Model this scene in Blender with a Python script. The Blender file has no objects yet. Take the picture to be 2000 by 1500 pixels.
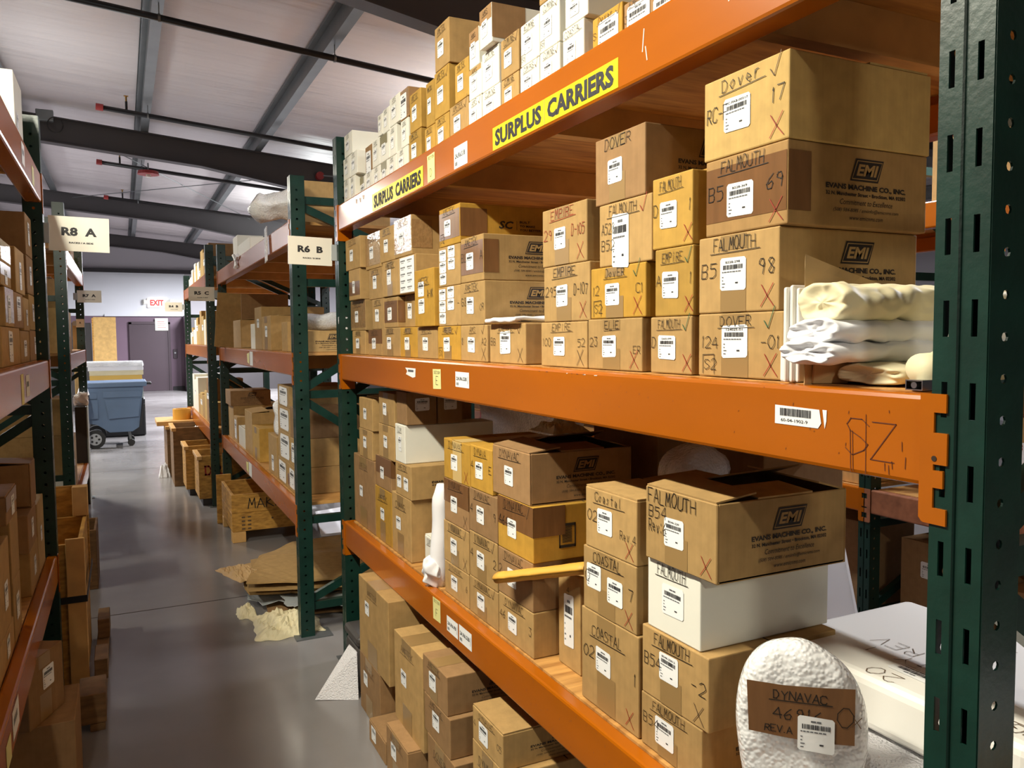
import bpy, bmesh, math, random
from mathutils import Vector, Matrix, noise
from bpy_extras import mesh_utils
C = bpy.context.scene.collection
SC = bpy.context.scene
PI = math.pi
rnd = random.Random(7)

# ------------------------------------------------------------------ camera
def make_camera():
    yaw, pit, rol, H, fpx = 0.4546, 0.0602, -0.0088, 1.5753, 1552.74
    fw = Vector((math.sin(yaw), math.cos(yaw), 0)); rt = Vector((math.cos(yaw), -math.sin(yaw), 0)); up = Vector((0, 0, 1))
    f2 = fw*math.cos(pit) - up*math.sin(pit); u2 = up*math.cos(pit) + fw*math.sin(pit)
    r3 = rt*math.cos(rol) + u2*math.sin(rol); u3 = u2*math.cos(rol) - rt*math.sin(rol)
    cd = bpy.data.cameras.new('camera'); cam = bpy.data.objects.new('camera', cd); C.objects.link(cam)
    cd.sensor_fit = 'HORIZONTAL'; cd.sensor_width = 36.0; cd.lens = fpx/2000*36; cd.clip_start = 0.02; cd.clip_end = 200
    cam.matrix_world = Matrix(((r3.x, u3.x, -f2.x, 0), (r3.y, u3.y, -f2.y, 0), (r3.z, u3.z, -f2.z, H), (0, 0, 0, 1)))
    SC.camera = cam
make_camera()

# ------------------------------------------------------------------ exposure, ambient, hall lamps and added fill lights
vs = SC.view_settings
SC.display_settings.display_device = 'sRGB'
vs.view_transform = 'Standard'; vs.look = 'None'; vs.gamma = 1.0; vs.use_curve_mapping = False
vs.exposure = 1.0
W = bpy.data.worlds.new('world'); SC.world = W; W.use_nodes = True
W.node_tree.nodes['Background'].inputs[0].default_value = (0.80, 0.84, 1.0, 1)
W.node_tree.nodes['Background'].inputs[1].default_value = 0.10
def lamp(name, loc, sx, sy, power, col, rot=(0, 0, 0), spread=180):
    l = bpy.data.lights.new(name, 'AREA'); l.shape = 'RECTANGLE'; l.size = sx; l.size_y = sy; l.energy = power; l.color = col
    l.spread = math.radians(spread)
    o = bpy.data.objects.new(name, l); o.location = loc; o.rotation_euler = rot; C.objects.link(o); return o
WARM = (1.0, 0.945, 0.775); COOL = (0.93, 0.95, 1.0)
# strip lamps over the racks, then fill lamps added unseen in other aisles
lamp('strip_or_fill_lamp', (-.56, 1.75, 3.16), .10, 1.25, 84, WARM)
lamp('strip_or_fill_lamp', (-.78, 9.7, 3.25), .10, 1.0, 62, WARM)
lamp('strip_or_fill_lamp', (-.60, -3.5, 3.2), .10, 1.2, 60, WARM)
lamp('strip_or_fill_lamp', (4.45, 1.45, 3.2), .10, 1.2, 110, COOL)
lamp('strip_or_fill_lamp', (2.62, 3.6, 3.3), .10, 1.2, 40, COOL)
lamp('strip_or_fill_lamp', (3.6, 8.6, 3.2), .10, 1.2, 80, COOL)  # added out of view as general fill
lamp('strip_or_fill_lamp', (2.6, 15.5, 3.3), .10, 1.2, 300, COOL)  # added fill for the far floor, kept out of sight
lamp('strip_or_fill_lamp', (2.9, 22.6, 3.6), 1.2, .2, 560, COOL)  # added out of view to brighten the end wall
lamp('strip_or_fill_lamp', (-4.0, 5.0, 3.3), .10, 1.2, 60, WARM)  # added fill from the aisle on the left
lamp('strip_or_fill_lamp', (-3.2, 14.5, 3.3), .10, 1.2, 320, COOL)  # added to brighten the far floor from the left
# upward fill lights added to brighten the roof, without fixtures of their own
for (x, y, p) in ((-.6, 1.75, 2.5), (-.78, 9.7, 5), (-.6, -3.5, 9), (-4, 5, 14), (-4, 14.5, 40), (-4, -2, 9), (4.45, 1.45, 12), (3.6, 8.6, 10), (3.6, 16.5, 44)):
    lamp('roof_fill_light', (x, y, 3.3), .5, 1.2, p*1.45, (.92, .98, .96), (PI, 0, 0))

# ------------------------------------------------------------------ materials
MATS = {}
def lin(c):
    return tuple(((v/255+0.055)/1.055)**2.4 if v > 10 else v/255/12.92 for v in c)
def mat(name, rgb, rough=.6, metal=0., var=0., scale=8., rgb2=None, bump=0., bscale=40., stretch=None, spec=.5, detail=4., alpha=1., trans=0., coat=0.):
    m = bpy.data.materials.new(name); m.use_nodes = True; nt = m.node_tree; b = nt.nodes['Principled BSDF']
    c = lin(rgb); b.inputs['Base Color'].default_value = (*c, 1); b.inputs['Roughness'].default_value = rough; b.inputs['Metallic'].default_value = metal
    b.inputs['Specular IOR Level'].default_value = spec
    if alpha < 1: b.inputs['Alpha'].default_value = alpha
    if trans: b.inputs['Transmission Weight'].default_value = trans
    if coat: b.inputs['Coat Weight'].default_value = coat
    if var or rgb2 or bump:
        tc = nt.nodes.new('ShaderNodeTexCoord'); mp = nt.nodes.new('ShaderNodeMapping'); nt.links.new(tc.outputs['Object'], mp.inputs[0])
        oi = nt.nodes.new('ShaderNodeObjectInfo')
        vm = nt.nodes.new('ShaderNodeVectorMath'); vm.operation = 'ADD'
        cx = nt.nodes.new('ShaderNodeMath'); cx.operation = 'MULTIPLY'; cx.inputs[1].default_value = 37.0
        nt.links.new(oi.outputs['Random'], cx.inputs[0]); nt.links.new(mp.outputs[0], vm.inputs[0]); nt.links.new(cx.outputs[0], vm.inputs[1])
        if stretch: mp.inputs['Scale'].default_value = stretch
    if var or rgb2:
        n = nt.nodes.new('ShaderNodeTexNoise'); n.inputs['Scale'].default_value = scale; n.inputs['Detail'].default_value = detail
        nt.links.new(vm.outputs[0], n.inputs['Vector'])
        r = nt.nodes.new('ShaderNodeValToRGB'); c2 = lin(rgb2) if rgb2 else c
        r.color_ramp.elements[0].position = .3; r.color_ramp.elements[1].position = .72
        r.color_ramp.elements[0].color = (*[v*(1-var) for v in (c2 if rgb2 else c)], 1); r.color_ramp.elements[1].color = (*[min(1, v*(1+var)) for v in c], 1)
        nt.links.new(n.outputs[0], r.inputs[0]); nt.links.new(r.outputs[0], b.inputs['Base Color'])
    if bump:
        n2 = nt.nodes.new('ShaderNodeTexNoise'); n2.inputs['Scale'].default_value = bscale; n2.inputs['Detail'].default_value = 3
        nt.links.new(vm.outputs[0], n2.inputs['Vector'])
        bp = nt.nodes.new('ShaderNodeBump'); bp.inputs['Strength'].default_value = bump; bp.inputs['Distance'].default_value = .01
        nt.links.new(n2.outputs[0], bp.inputs['Height']); nt.links.new(bp.outputs[0], b.inputs['Normal'])
    MATS[name] = m; return m
M = MATS
# corrugated board: flecked paper with faint vertical flutes and a small tone of its own per carton
def board(name, rgb, var=.10):
    m = mat(name, rgb, .78, var=var, scale=30, spec=.25); nt = m.node_tree; b = nt.nodes['Principled BSDF']
    src = b.inputs['Base Color'].links[0].from_socket
    oi = nt.nodes.new('ShaderNodeObjectInfo')
    mr = nt.nodes.new('ShaderNodeMapRange'); mr.inputs[3].default_value = .88; mr.inputs[4].default_value = 1.08
    nt.links.new(oi.outputs['Random'], mr.inputs[0])
    tc = nt.nodes.new('ShaderNodeTexCoord'); w = nt.nodes.new('ShaderNodeTexNoise'); mp = nt.nodes.new('ShaderNodeMapping')
    mp.inputs['Scale'].default_value = (160, 160, 3); nt.links.new(tc.outputs['Object'], mp.inputs[0]); nt.links.new(mp.outputs[0], w.inputs['Vector'])
    w.inputs['Scale'].default_value = 1.0; w.inputs['Detail'].default_value = 1
    m2 = nt.nodes.new('ShaderNodeMapRange'); m2.inputs[3].default_value = .93; m2.inputs[4].default_value = 1.07; nt.links.new(w.outputs[0], m2.inputs[0])
    mu = nt.nodes.new('ShaderNodeMath'); mu.operation = 'MULTIPLY'; nt.links.new(mr.outputs[0], mu.inputs[0]); nt.links.new(m2.outputs[0], mu.inputs[1])
    sc = nt.nodes.new('ShaderNodeVectorMath'); sc.operation = 'SCALE'; nt.links.new(src, sc.inputs[0]); nt.links.new(mu.outputs[0], sc.inputs['Scale'])
    nt.links.new(sc.outputs[0], b.inputs['Base Color'])
    return m
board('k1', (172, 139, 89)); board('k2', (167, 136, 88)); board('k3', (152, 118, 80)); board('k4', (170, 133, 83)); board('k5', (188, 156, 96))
board('g1', (182, 139, 54)); board('g2', (178, 140, 66)); mat('w', (226, 224, 212), .6, var=.015, scale=20, spec=.3)
mat('tape_brown', (118, 82, 50), .28, var=.15, scale=60, stretch=(1, 1, .15), spec=.5)
mat('tape_clear', (150, 116, 76), .16, var=.12, scale=45, spec=.6, bump=.25, bscale=60)
mat('tape_soft', (148, 119, 76), .35, spec=.5); mat('tape_pale', (205, 175, 115), .4)
mat('tape_olive', (128, 118, 78), .35, var=.1, scale=50)
mat('paper', (235, 236, 236), .55, spec=.3); mat('ink', (40, 40, 44), .6); mat('ink_grey', (95, 97, 102), .6)
mat('marker', (34, 28, 22), .55); mat('marker_faint', (98, 74, 50), .7); mat('marker_red', (150, 42, 26), .6); mat('marker_green', (45, 92, 60), .6); mat('marker_blue', (70, 105, 165), .6)
mat('print_dark', (40, 31, 26), .7)
mat('label_yellow', (240, 214, 20), .4); mat('note_yellow', (226, 220, 150), .6)
mat('slit', (48, 32, 20), .9)
mat('green', (15, 47, 39), .34, var=.25, scale=14, spec=.5, bump=.05, bscale=90)
mat('orange', (169, 89, 3), .25, var=.10, scale=6, stretch=(1, .25, 1), spec=.5)
mat('orange_worn', (150, 96, 66), .5, var=.3, scale=18, spec=.5)
mat('scratch', (90, 38, 10), .7); mat('chip', (225, 205, 190), .6)
mat('plywood', (196, 148, 84), .55, var=.20, scale=5, stretch=(1.2, 9, 1), rgb2=(170, 116, 58), detail=6)
mat('lumber', (206, 160, 96), .6, var=.15, scale=5, stretch=(2, 9, 2))
mat('crate_wood', (198, 148, 66), .65, var=.18, scale=6, stretch=(3, 1.5, 9), rgb2=(168, 118, 46))
mat('old_wood', (128, 96, 60), .75, var=.3, scale=6, stretch=(2, 2, 8))
mat('steel_grey', (118, 122, 124), .42, metal=.6, var=.1, scale=4)
mat('rafter', (66, 62, 64), .55, var=.05, scale=2)
mat('pipe_black', (26, 22, 23), .4); mat('cap_red', (150, 40, 40), .45); mat('brass', (170, 130, 60), .3, metal=1)
def wrap_mat(name, scale, trans, rgb):
    m = mat(name, rgb, .30, spec=.6); nt = m.node_tree; b = nt.nodes['Principled BSDF']; b.inputs['Transmission Weight'].default_value = trans; b.inputs['IOR'].default_value = 1.3; b.inputs['Coat Weight'].default_value = 1; b.inputs['Coat Roughness'].default_value = .08; b.inputs['Subsurface Weight'].default_value = .6; b.inputs['Subsurface Radius'].default_value = (.02, .02, .02); b.inputs['Subsurface Scale'].default_value = 1.0
    tc = nt.nodes.new('ShaderNodeTexCoord'); v = nt.nodes.new('ShaderNodeTexVoronoi'); v.inputs['Scale'].default_value = scale; v.feature = 'SMOOTH_F1'
    n = nt.nodes.new('ShaderNodeTexNoise'); n.inputs['Scale'].default_value = 26; nt.links.new(tc.outputs['Object'], v.inputs['Vector']); nt.links.new(tc.outputs['Object'], n.inputs['Vector'])
    mx = nt.nodes.new('ShaderNodeMath'); mx.operation = 'MULTIPLY_ADD'; mx.inputs[1].default_value = 1.4; nt.links.new(n.outputs[0], mx.inputs[0]); nt.links.new(v.outputs['Distance'], mx.inputs[2])
    bp = nt.nodes.new('ShaderNodeBump'); bp.inputs['Strength'].default_value = .75; bp.inputs['Distance'].default_value = .006; bp.invert = True
    nt.links.new(mx.outputs[0], bp.inputs['Height']); nt.links.new(bp.outputs[0], b.inputs['Normal']); nt.links.new(bp.outputs[0], b.inputs['Coat Normal'])
wrap_mat('wrap', 150, .12, (246, 247, 249)); wrap_mat('wrap_clear', 70, .80, (250, 250, 252))
mat('foam', (226, 224, 228), .38, spec=.5, bump=.8, bscale=190, var=.03, scale=60)
mat('cream', (222, 211, 174), .62, bump=.25, bscale=14, var=.05, scale=6); mat('tan_paper', (186, 153, 106), .7, bump=.2, bscale=12, var=.06)
mat('white_paper', (236, 236, 240), .5, bump=.22, bscale=12); mat('envelope', (214, 160, 62), .6, var=.08, scale=10, bump=.15, bscale=16)
mat('white_card', (234, 232, 226), .5); mat('film_grey', (176, 182, 184), .3, bump=.3, bscale=12)
mat('alu', (190, 193, 196), .25, metal=1); mat('black_plastic', (30, 29, 30), .45); mat('grey_plastic', (62, 58, 56), .5)
mat('cart_blue', (88, 108, 136), .45, var=.06, scale=4); mat('rubber', (30, 30, 31), .6); mat('rim', (165, 168, 172), .4, metal=.4)
mat('purple', (106, 84, 100), .5, var=.03, scale=2); mat('door_purple', (66, 52, 60), .42, var=.06, scale=1.4); mat('wall_white', (214, 216, 222), .6, var=.02, scale=1); mat('wall_grey', (176, 172, 178), .6)
mat('trim_dark', (50, 47, 50), .6); mat('red', (176, 30, 42), .4); mat('blue', (30, 90, 180), .4); mat('panel_black', (40, 34, 33), .5)
mat('yellow_foam', (220, 180, 90), .7); mat('grey_board', (150, 160, 158), .6); mat('osb', (206, 166, 100), .7, var=.15, scale=14)
m_ = mat('foam_thin', (238, 238, 242), .6); nt_ = m_.node_tree; ts_ = nt_.nodes.new('ShaderNodeBsdfTranslucent'); ts_.inputs[0].default_value = (.9, .9, .92, 1)
mx_ = nt_.nodes.new('ShaderNodeMixShader'); mx_.inputs[0].default_value = .5; nt_.links.new(nt_.nodes['Principled BSDF'].outputs[0], mx_.inputs[1]); nt_.links.new(ts_.outputs[0], mx_.inputs[2]); nt_.links.new(mx_.outputs[0], nt_.nodes['Material Output'].inputs[0])
mat('laminate', (240, 238, 226), .22, spec=.6)
mat('exit_face', (240, 236, 230), .4)
b_ = M['exit_face'].node_tree.nodes['Principled BSDF']; b_.inputs['Emission Color'].default_value = (1, .92, .86, 1); b_.inputs['Emission Strength'].default_value = .5
mat('exit_red', (210, 20, 20), .4)
b_ = M['exit_red'].node_tree.nodes['Principled BSDF']; b_.inputs['Emission Color'].default_value = (1, .05, .05, 1); b_.inputs['Emission Strength'].default_value = .8

def floor_mat():
    m = mat('concrete', (138, 135, 135), .30, var=.06, scale=1.1, rgb2=(122, 118, 117), detail=6, spec=.5); nt = m.node_tree; b = nt.nodes['Principled BSDF']
    tc = nt.nodes.new('ShaderNodeTexCoord'); n = nt.nodes.new('ShaderNodeTexNoise'); n.inputs['Scale'].default_value = 2.6; n.inputs['Detail'].default_value = 7
    nt.links.new(tc.outputs['Object'], n.inputs['Vector'])
    r = nt.nodes.new('ShaderNodeMapRange'); r.inputs[1].default_value = .35; r.inputs[2].default_value = .7; r.inputs[3].default_value = .17; r.inputs[4].default_value = .25
    nt.links.new(n.outputs[0], r.inputs[0]); nt.links.new(r.outputs[0], b.inputs['Roughness'])
    bp = nt.nodes.new('ShaderNodeBump'); bp.inputs['Strength'].default_value = .05; bp.inputs['Distance'].default_value = .01
    n2 = nt.nodes.new('ShaderNodeTexNoise'); n2.inputs['Scale'].default_value = 9; nt.links.new(tc.outputs['Object'], n2.inputs['Vector'])
    nt.links.new(n2.outputs[0], bp.inputs['Height']); nt.links.new(bp.outputs[0], b.inputs['Normal'])
floor_mat()
def roof_mat():
    m = mat('roof_liner', (198, 190, 192), .45, spec=.4); nt = m.node_tree; b = nt.nodes['Principled BSDF']
    tc = nt.nodes.new('ShaderNodeTexCoord'); mp = nt.nodes.new('ShaderNodeMapping'); mp.inputs['Scale'].default_value = (.22, 1.5, 1)
    n = nt.nodes.new('ShaderNodeTexNoise'); n.inputs['Scale'].default_value = 1.7; n.inputs['Detail'].default_value = 4
    nt.links.new(tc.outputs['Object'], mp.inputs[0]); nt.links.new(mp.outputs[0], n.inputs['Vector'])
    bp = nt.nodes.new('ShaderNodeBump'); bp.inputs['Strength'].default_value = .5; bp.inputs['Distance'].default_value = .10
    nt.links.new(n.outputs[0], bp.inputs['Height']); nt.links.new(bp.outputs[0], b.inputs['Normal'])
roof_mat()

# ------------------------------------------------------------------ mesh builder
class MB:
    def __init__(s): s.v = []; s.f = []; s.m = []; s.names = []
    def mi(s, name):
        if name not in s.names: s.names.append(name)
        return s.names.index(name)
    def add(s, vs_, fs, name):
        k = len(s.v); s.v += [tuple(v) for v in vs_]; i = s.mi(name)
        for f in fs: s.f.append(tuple(k+a for a in f)); s.m.append(i)
    def box(s, x0, x1, y0, y1, z0, z1, name):
        s.add([(x0,y0,z0),(x1,y0,z0),(x1,y1,z0),(x0,y1,z0),(x0,y0,z1),(x1,y0,z1),(x1,y1,z1),(x0,y1,z1)],
              [(0,3,2,1),(4,5,6,7),(0,1,5,4),(1,2,6,5),(2,3,7,6),(3,0,4,7)], name)
    def rbox(s, x0, x1, y0, y1, z0, z1, name, r=.003, seg=1):
        bm = bmesh.new(); bmesh.ops.create_cube(bm, size=1)
        for v in bm.verts: v.co = Vector((x0+(v.co.x+.5)*(x1-x0), y0+(v.co.y+.5)*(y1-y0), z0+(v.co.z+.5)*(z1-z0)))
        r = min(r, .45*min(x1-x0, y1-y0, z1-z0))
        bmesh.ops.bevel(bm, geom=bm.edges[:], offset=r, segments=seg, affect='EDGES', profile=.5)
        s.bm(bm, name)
    def bm(s, bm, name, mx=None):
        bm.verts.index_update(); vs_ = [(mx @ v.co if mx else v.co) for v in bm.verts]
        s.add(vs_, [[v.index for v in f.verts] for f in bm.faces], name); bm.free()
    def bar(s, a, b, w, h, name, up=(0, 0, 1)):
        a = Vector(a); b = Vector(b); d = (b-a).normalized(); u = Vector(up); x = d.cross(u)
        if x.length < 1e-4: x = d.cross(Vector((1, 0, 0)))
        x.normalize(); y = x.cross(d).normalized()
        p = [q + x*sx*w/2 + y*sy*h/2 for q in (a, b) for sx, sy in ((-1,-1),(1,-1),(1,1),(-1,1))]
        s.add(p, [(0,1,2,3),(7,6,5,4),(0,4,5,1),(1,5,6,2),(2,6,7,3),(3,7,4,0)], name)
    def tube(s, pts, r, name, n=10, cap=True, rz=None):
        pts = [Vector(p) for p in pts]; rs = r if isinstance(r, (list, tuple)) else [r]*len(pts); vs_ = []; fs = []
        ref = Vector((0, 0, 1))
        for i, p in enumerate(pts):
            d = (pts[min(i+1, len(pts)-1)] - pts[max(i-1, 0)]).normalized()
            x = d.cross(ref)
            if x.length < .05: x = d.cross(Vector((1, 0, 0)))
            x.normalize(); y = x.cross(d).normalized()
            for k in range(n):
                a = 2*PI*k/n; vs_.append(p + x*math.cos(a)*rs[i] + y*math.sin(a)*rs[i]*(rz or 1))
        for i in range(len(pts)-1):
            for k in range(n): fs.append((i*n+k, i*n+(k+1)%n, (i+1)*n+(k+1)%n, (i+1)*n+k))
        if cap: fs.append(tuple(range(n-1, -1, -1))); fs.append(tuple((len(pts)-1)*n+k for k in range(n)))
        s.add(vs_, fs, name)
    def prism(s, poly, ax, a0, a1, name):
        # poly in the two axes other than ax (cyclic order), swept from a0 to a1 along ax
        def P(q, a): return {'x': (a, q[0], q[1]), 'y': (q[0], a, q[1]), 'z': (q[0], q[1], a)}[ax]
        n = len(poly); vs_ = [P(q, a0) for q in poly] + [P(q, a1) for q in poly]
        fs = [tuple(range(n)), tuple(range(2*n-1, n-1, -1))] + [(i, n+i, n+(i+1) % n, (i+1) % n) for i in range(n)]
        s.add(vs_, fs, name)
    def on(s, fr, pts, faces, name, off):
        o, U, V, N = fr
        s.add([o + U*p[0] + V*p[1] + N*off for p in pts], faces, name)
    def rect(s, fr, x0, x1, y0, y1, name, off):
        s.on(fr, [(x0,y0),(x1,y0),(x1,y1),(x0,y1)], [(0,1,2,3)], name, off)
    def build(s, name, parent=None, loc=None, rz=0, smooth=False, fixn=True):
        me = bpy.data.meshes.new(name); me.from_pydata(s.v, [], s.f)
        for n in s.names: me.materials.append(M[n])
        me.polygons.foreach_set('material_index', s.m)
        if fixn:
            bm = bmesh.new(); bm.from_mesh(me); bmesh.ops.recalc_face_normals(bm, faces=bm.faces[:]); bm.to_mesh(me); bm.free()
        if smooth: me.polygons.foreach_set('use_smooth', [True]*len(me.polygons))
        me.update()
        o = bpy.data.objects.new(name, me); C.objects.link(o)
        if parent: o.parent = parent
        if loc: o.location = loc
        if rz: o.rotation_euler = (0, 0, rz)
        return o
def thing(name, label, cat, loc=(0, 0, 0), rz=0, group=None, rot=None):
    o = bpy.data.objects.new(name, None); C.objects.link(o); o.empty_display_size = .05
    o.location = loc; o.rotation_euler = rot or (0, 0, rz); o['label'] = label; o['category'] = cat; o['kind'] = 'thing'
    if group: o['group'] = group
    return o
def tag(o, label, cat, group=None, kind=None):
    o['label'] = label; o['category'] = cat; o['kind'] = 'thing'
    if group: o['group'] = group
    if kind: o['kind'] = kind
    return o
def struct(mb, name, **k):
    o = mb.build(name, **k); o['kind'] = 'structure'; return o

# ------------------------------------------------------------------ lettering
GL = {'A':'00 36 60|12 52','B':'00 06 46 55 54 43 03|43 52 51 40 00','C':'65 56 26 05 01 20 50 61','D':'00 06 36 54 52 30 00','E':'60 00 06 66|03 43','F':'00 06 66|03 43',
'G':'65 46 16 04 02 10 50 62 33|33 63','H':'00 06|60 66|03 63','I':'30 36','J':'02 10 30 41 46','K':'00 06|66 03 60','L':'06 00 50','M':'00 16 32 56 60','N':'00 06 60 66','O':'20 02 04 26 46 64 62 40 20',
'P':'00 06 46 55 54 43 03','Q':'20 02 04 26 46 64 62 40 20|42 60','R':'00 06 46 55 54 43 03|23 60','S':'65 46 16 05 14 43 62 51 20 01','T':'30 36|06 66','U':'06 01 20 40 61 66','V':'06 30 66','W':'06 10 34 50 66','X':'00 66|06 60','Y':'06 33 66|33 30','Z':'06 66 00 60',
'0':'20 02 04 26 46 64 62 40 20','1':'25 36 30','2':'05 26 46 64 53 00 60','3':'06 56 34 53 52 40 10 01','4':'46 02 62|50 46','5':'56 06 04 44 53 51 30 00','6':'56 24 02 10 40 52 43 12','7':'06 56 20','8':'33 15 26 46 55 33 11 20 40 52 33','9':'54 43 14 15 26 46 54 40',
'a':'43 24 12 11 20 31 43 40 50','e':'12 42 33 14 02 11 30 41','i':'20 24|25 26','l':'26 21 30','n':'00 04|02 24 43 40','o':'20 02 13 34 43 42 31 20','r':'00 04|02 14 34','s':'43 24 13 32 31 10 01','t':'26 21 30|04 44','v':'04 20 44','u':'04 01 20 41|44 40',
'-':'13 53','.':'20 30','#':'10 26|40 56|02 62|04 64','/':'00 66',':':'24 25|21 20'}
def strokes(text, size, wf=.72, gap=.28):
    """poly-lines in units of metres, baseline left at 0,0"""
    out = []; x = 0; adv = size*wf
    for ch in text:
        if ch != ' ':
            g = GL.get(ch)
            if g:
                sk = rnd.uniform(-.05, .12); dy = rnd.uniform(-.05, .05)*size; sc_ = rnd.uniform(.92, 1.06)
                narrow = .45 if ch in '1I.:' else 1
                for st in g.split('|'):
                    out.append([(x + (int(a[0])/6*adv*narrow + int(a[1])/6*size*sk), int(a[1])/6*size*sc_ + dy) for a in st.split()])
                x += adv*(gap + narrow)
        else: x += adv*.7
    return out, x - adv*gap
def ribbon(mb, fr, lines, w, name, off, x=0, y=0):
    o, U, V, N = fr
    for ln in lines:
        for i in range(len(ln)-1):
            ax, ay = ln[i]; bx, by = ln[i+1]; dx, dy = bx-ax, by-ay; L = math.hypot(dx, dy) or 1e-6
            dx, dy = dx/L*w/2, dy/L*w/2
            q = [(ax-dx+dy, ay-dy-dx), (bx+dx+dy, by+dy-dx), (bx+dx-dy, by+dy+dx), (ax-dx-dy, ay-dy+dx)]
            mb.on(fr, [(x+p[0], y+p[1]) for p in q], [(0,1,2,3)], name, off)
def hand(mb, fr, text, x, y, size, name='marker', off=.0016, w=None, align='l', maxw=None, slope=0, under=False):
    ls, tw = strokes(text, size)
    if maxw and tw > maxw:
        k = maxw/tw; ls = [[(a*k, b) for a, b in l] for l in ls]; tw = maxw
    if align == 'c': x -= tw/2
    if align == 'r': x -= tw
    ls = [[(a, b+a*slope) for a, b in l] for l in ls]
    if under: ls.append([(-.08*tw, -.22*size), (tw*.5, -.2*size+tw*.5*slope), (tw*1.1, -.14*size+tw*slope)])
    ribbon(mb, fr, ls, w or max(.0011, size*.062), name, off, x, y)
_FC = {}
def font_geo(text, bold=0., shear=0.):
    k = (text, bold, shear)
    if k not in _FC:
        cu = bpy.data.curves.new('t', 'FONT'); cu.body = text; cu.size = 1; cu.offset = bold; cu.shear = shear; cu.resolution_u = 2; cu.fill_mode = 'FRONT'
        ob = bpy.data.objects.new('t', cu); C.objects.link(ob)
        dg = bpy.context.evaluated_depsgraph_get(); me = bpy.data.meshes.new_from_object(ob.evaluated_get(dg))
        v = [(a.co.x, a.co.y) for a in me.vertices]; f = [tuple(p.vertices) for p in me.polygons]
        bpy.data.objects.remove(ob); bpy.data.curves.remove(cu); bpy.data.meshes.remove(me)
        x0 = min(a[0] for a in v); x1 = max(a[0] for a in v); y0 = min(a[1] for a in v); y1 = max(a[1] for a in v)
        _FC[k] = ([((a[0]-x0)/(x1-x0), (a[1]-y0)/(y1-y0)) for a in v], f, (x1-x0)/(y1-y0))
    return _FC[k]
def font(mb, fr, text, x0, x1, y0, y1, name, off, bold=0., shear=0.):
    v, f, _ = font_geo(text, bold, shear)
    mb.on(fr, [(x0+a*(x1-x0), y0+b*(y1-y0)) for a, b in v], f, name, off)

# ------------------------------------------------------------------ cartons
def logo_print(mb, fr, cx, h, k=1., board_='k1', wd=.19):
    """the printer's block on a carton side: framed slanted logo and five lines"""
    hl = .28*min(h, .15); lw = hl*1.78; y0 = .585*h; y1 = y0 + hl; sl = .10*lw
    def para(i, n, off):
        a = i*hl; mb.on(fr, [(cx-lw/2-sl+a*1.1, y0+a), (cx+lw/2-sl-a*.9, y0+a), (cx+lw/2+sl-a*1.1, y1-a), (cx-lw/2+sl+a*.9, y1-a)], [(0,1,2,3)], n, off)
    para(0, 'print_dark', .0004); para(.075, board_, .0007); para(.12, 'print_dark', .0010)
    font(mb, fr, 'EMI', cx-lw*.40, cx+lw*.40, y0+.24*hl, y1-.24*hl, board_, .0013, bold=.035, shear=.28)
    L = [('EVANS MACHINE CO., INC.', 1.0, .46, .078, .040, 0), ('32 N. Manchester Street \u2022 Brockton, MA 02302', 1.0, .385, .055, .028, 0),
         ('Commitment to Excellence', .66, .285, .068, 0, .3), ('(508) 584-8085 / emiinfo@emicnms.com', .82, .185, .06, 0, .3), ('www.emicnms.com', .42, .10, .05, 0, .3)]
    for t, w, y, hh, bo, sh in L:
        font(mb, fr, t, cx-wd*w/2, cx+wd*w/2, y*h, (y+hh)*h, 'print_dark', .0005, bold=bo, shear=sh)
def sticker_geo(mb, fr, cx, cy, sw, sh, title=None, off=.0012, n=26):
    x0, x1, y0, y1 = cx-sw/2, cx+sw/2, cy-sh/2, cy+sh/2; r = .06*sw
    tl = rnd.uniform(-.025, .025)*sh
    mb.on(fr, [(x0+r,y0-tl),(x1-r,y0+tl),(x1,y0+r+tl),(x1,y1-r+tl),(x1-r,y1+tl),(x0+r,y1-tl),(x0,y1-r-tl),(x0,y0+r-tl)], [tuple(range(8))], 'paper', off)
    X = lambda a: x0+a*sw
    Y = lambda a: y0+a*sh
    o2 = off+.0005
    if title: font(mb, fr, title, X(.5-.035*len(title)), X(.5+.035*len(title)), Y(.83), Y(.90), 'ink', o2, bold=.01)
    else:
        mb.rect(fr, X(.36), X(.50), Y(.84), Y(.89), 'ink_grey', o2); mb.rect(fr, X(.52), X(.64), Y(.84), Y(.89), 'ink_grey', o2)
    x = .12
    while x < .86:
        w = rnd.choice((.010, .014, .022, .03)); mb.rect(fr, X(x), X(x+w), Y(.64), Y(.78), 'ink', o2); x += w + rnd.choice((.010, .014, .02))
    x = .08
    while x < .72:
        w = rnd.uniform(.05, .11); mb.rect(fr, X(x), X(x+w), Y(.55), Y(.585), 'ink_grey', o2); x += w+.02
    for i, w in enumerate((.06, .05, .12, .09)): mb.rect(fr, X(.08), X(.08+w), Y(.40-i*.10), Y(.43-i*.10), 'ink_grey', o2)
    mb.rect(fr, X(.60), X(.71), Y(.20), Y(.245), 'ink', o2)
TT = {'i1':'124025-01','i2':'B528-298','i3':'B528-369','i4':'RC-FAB-00517','m4':'B546-220','m2':'B546-220-2','h1':'D605-099'}
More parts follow.
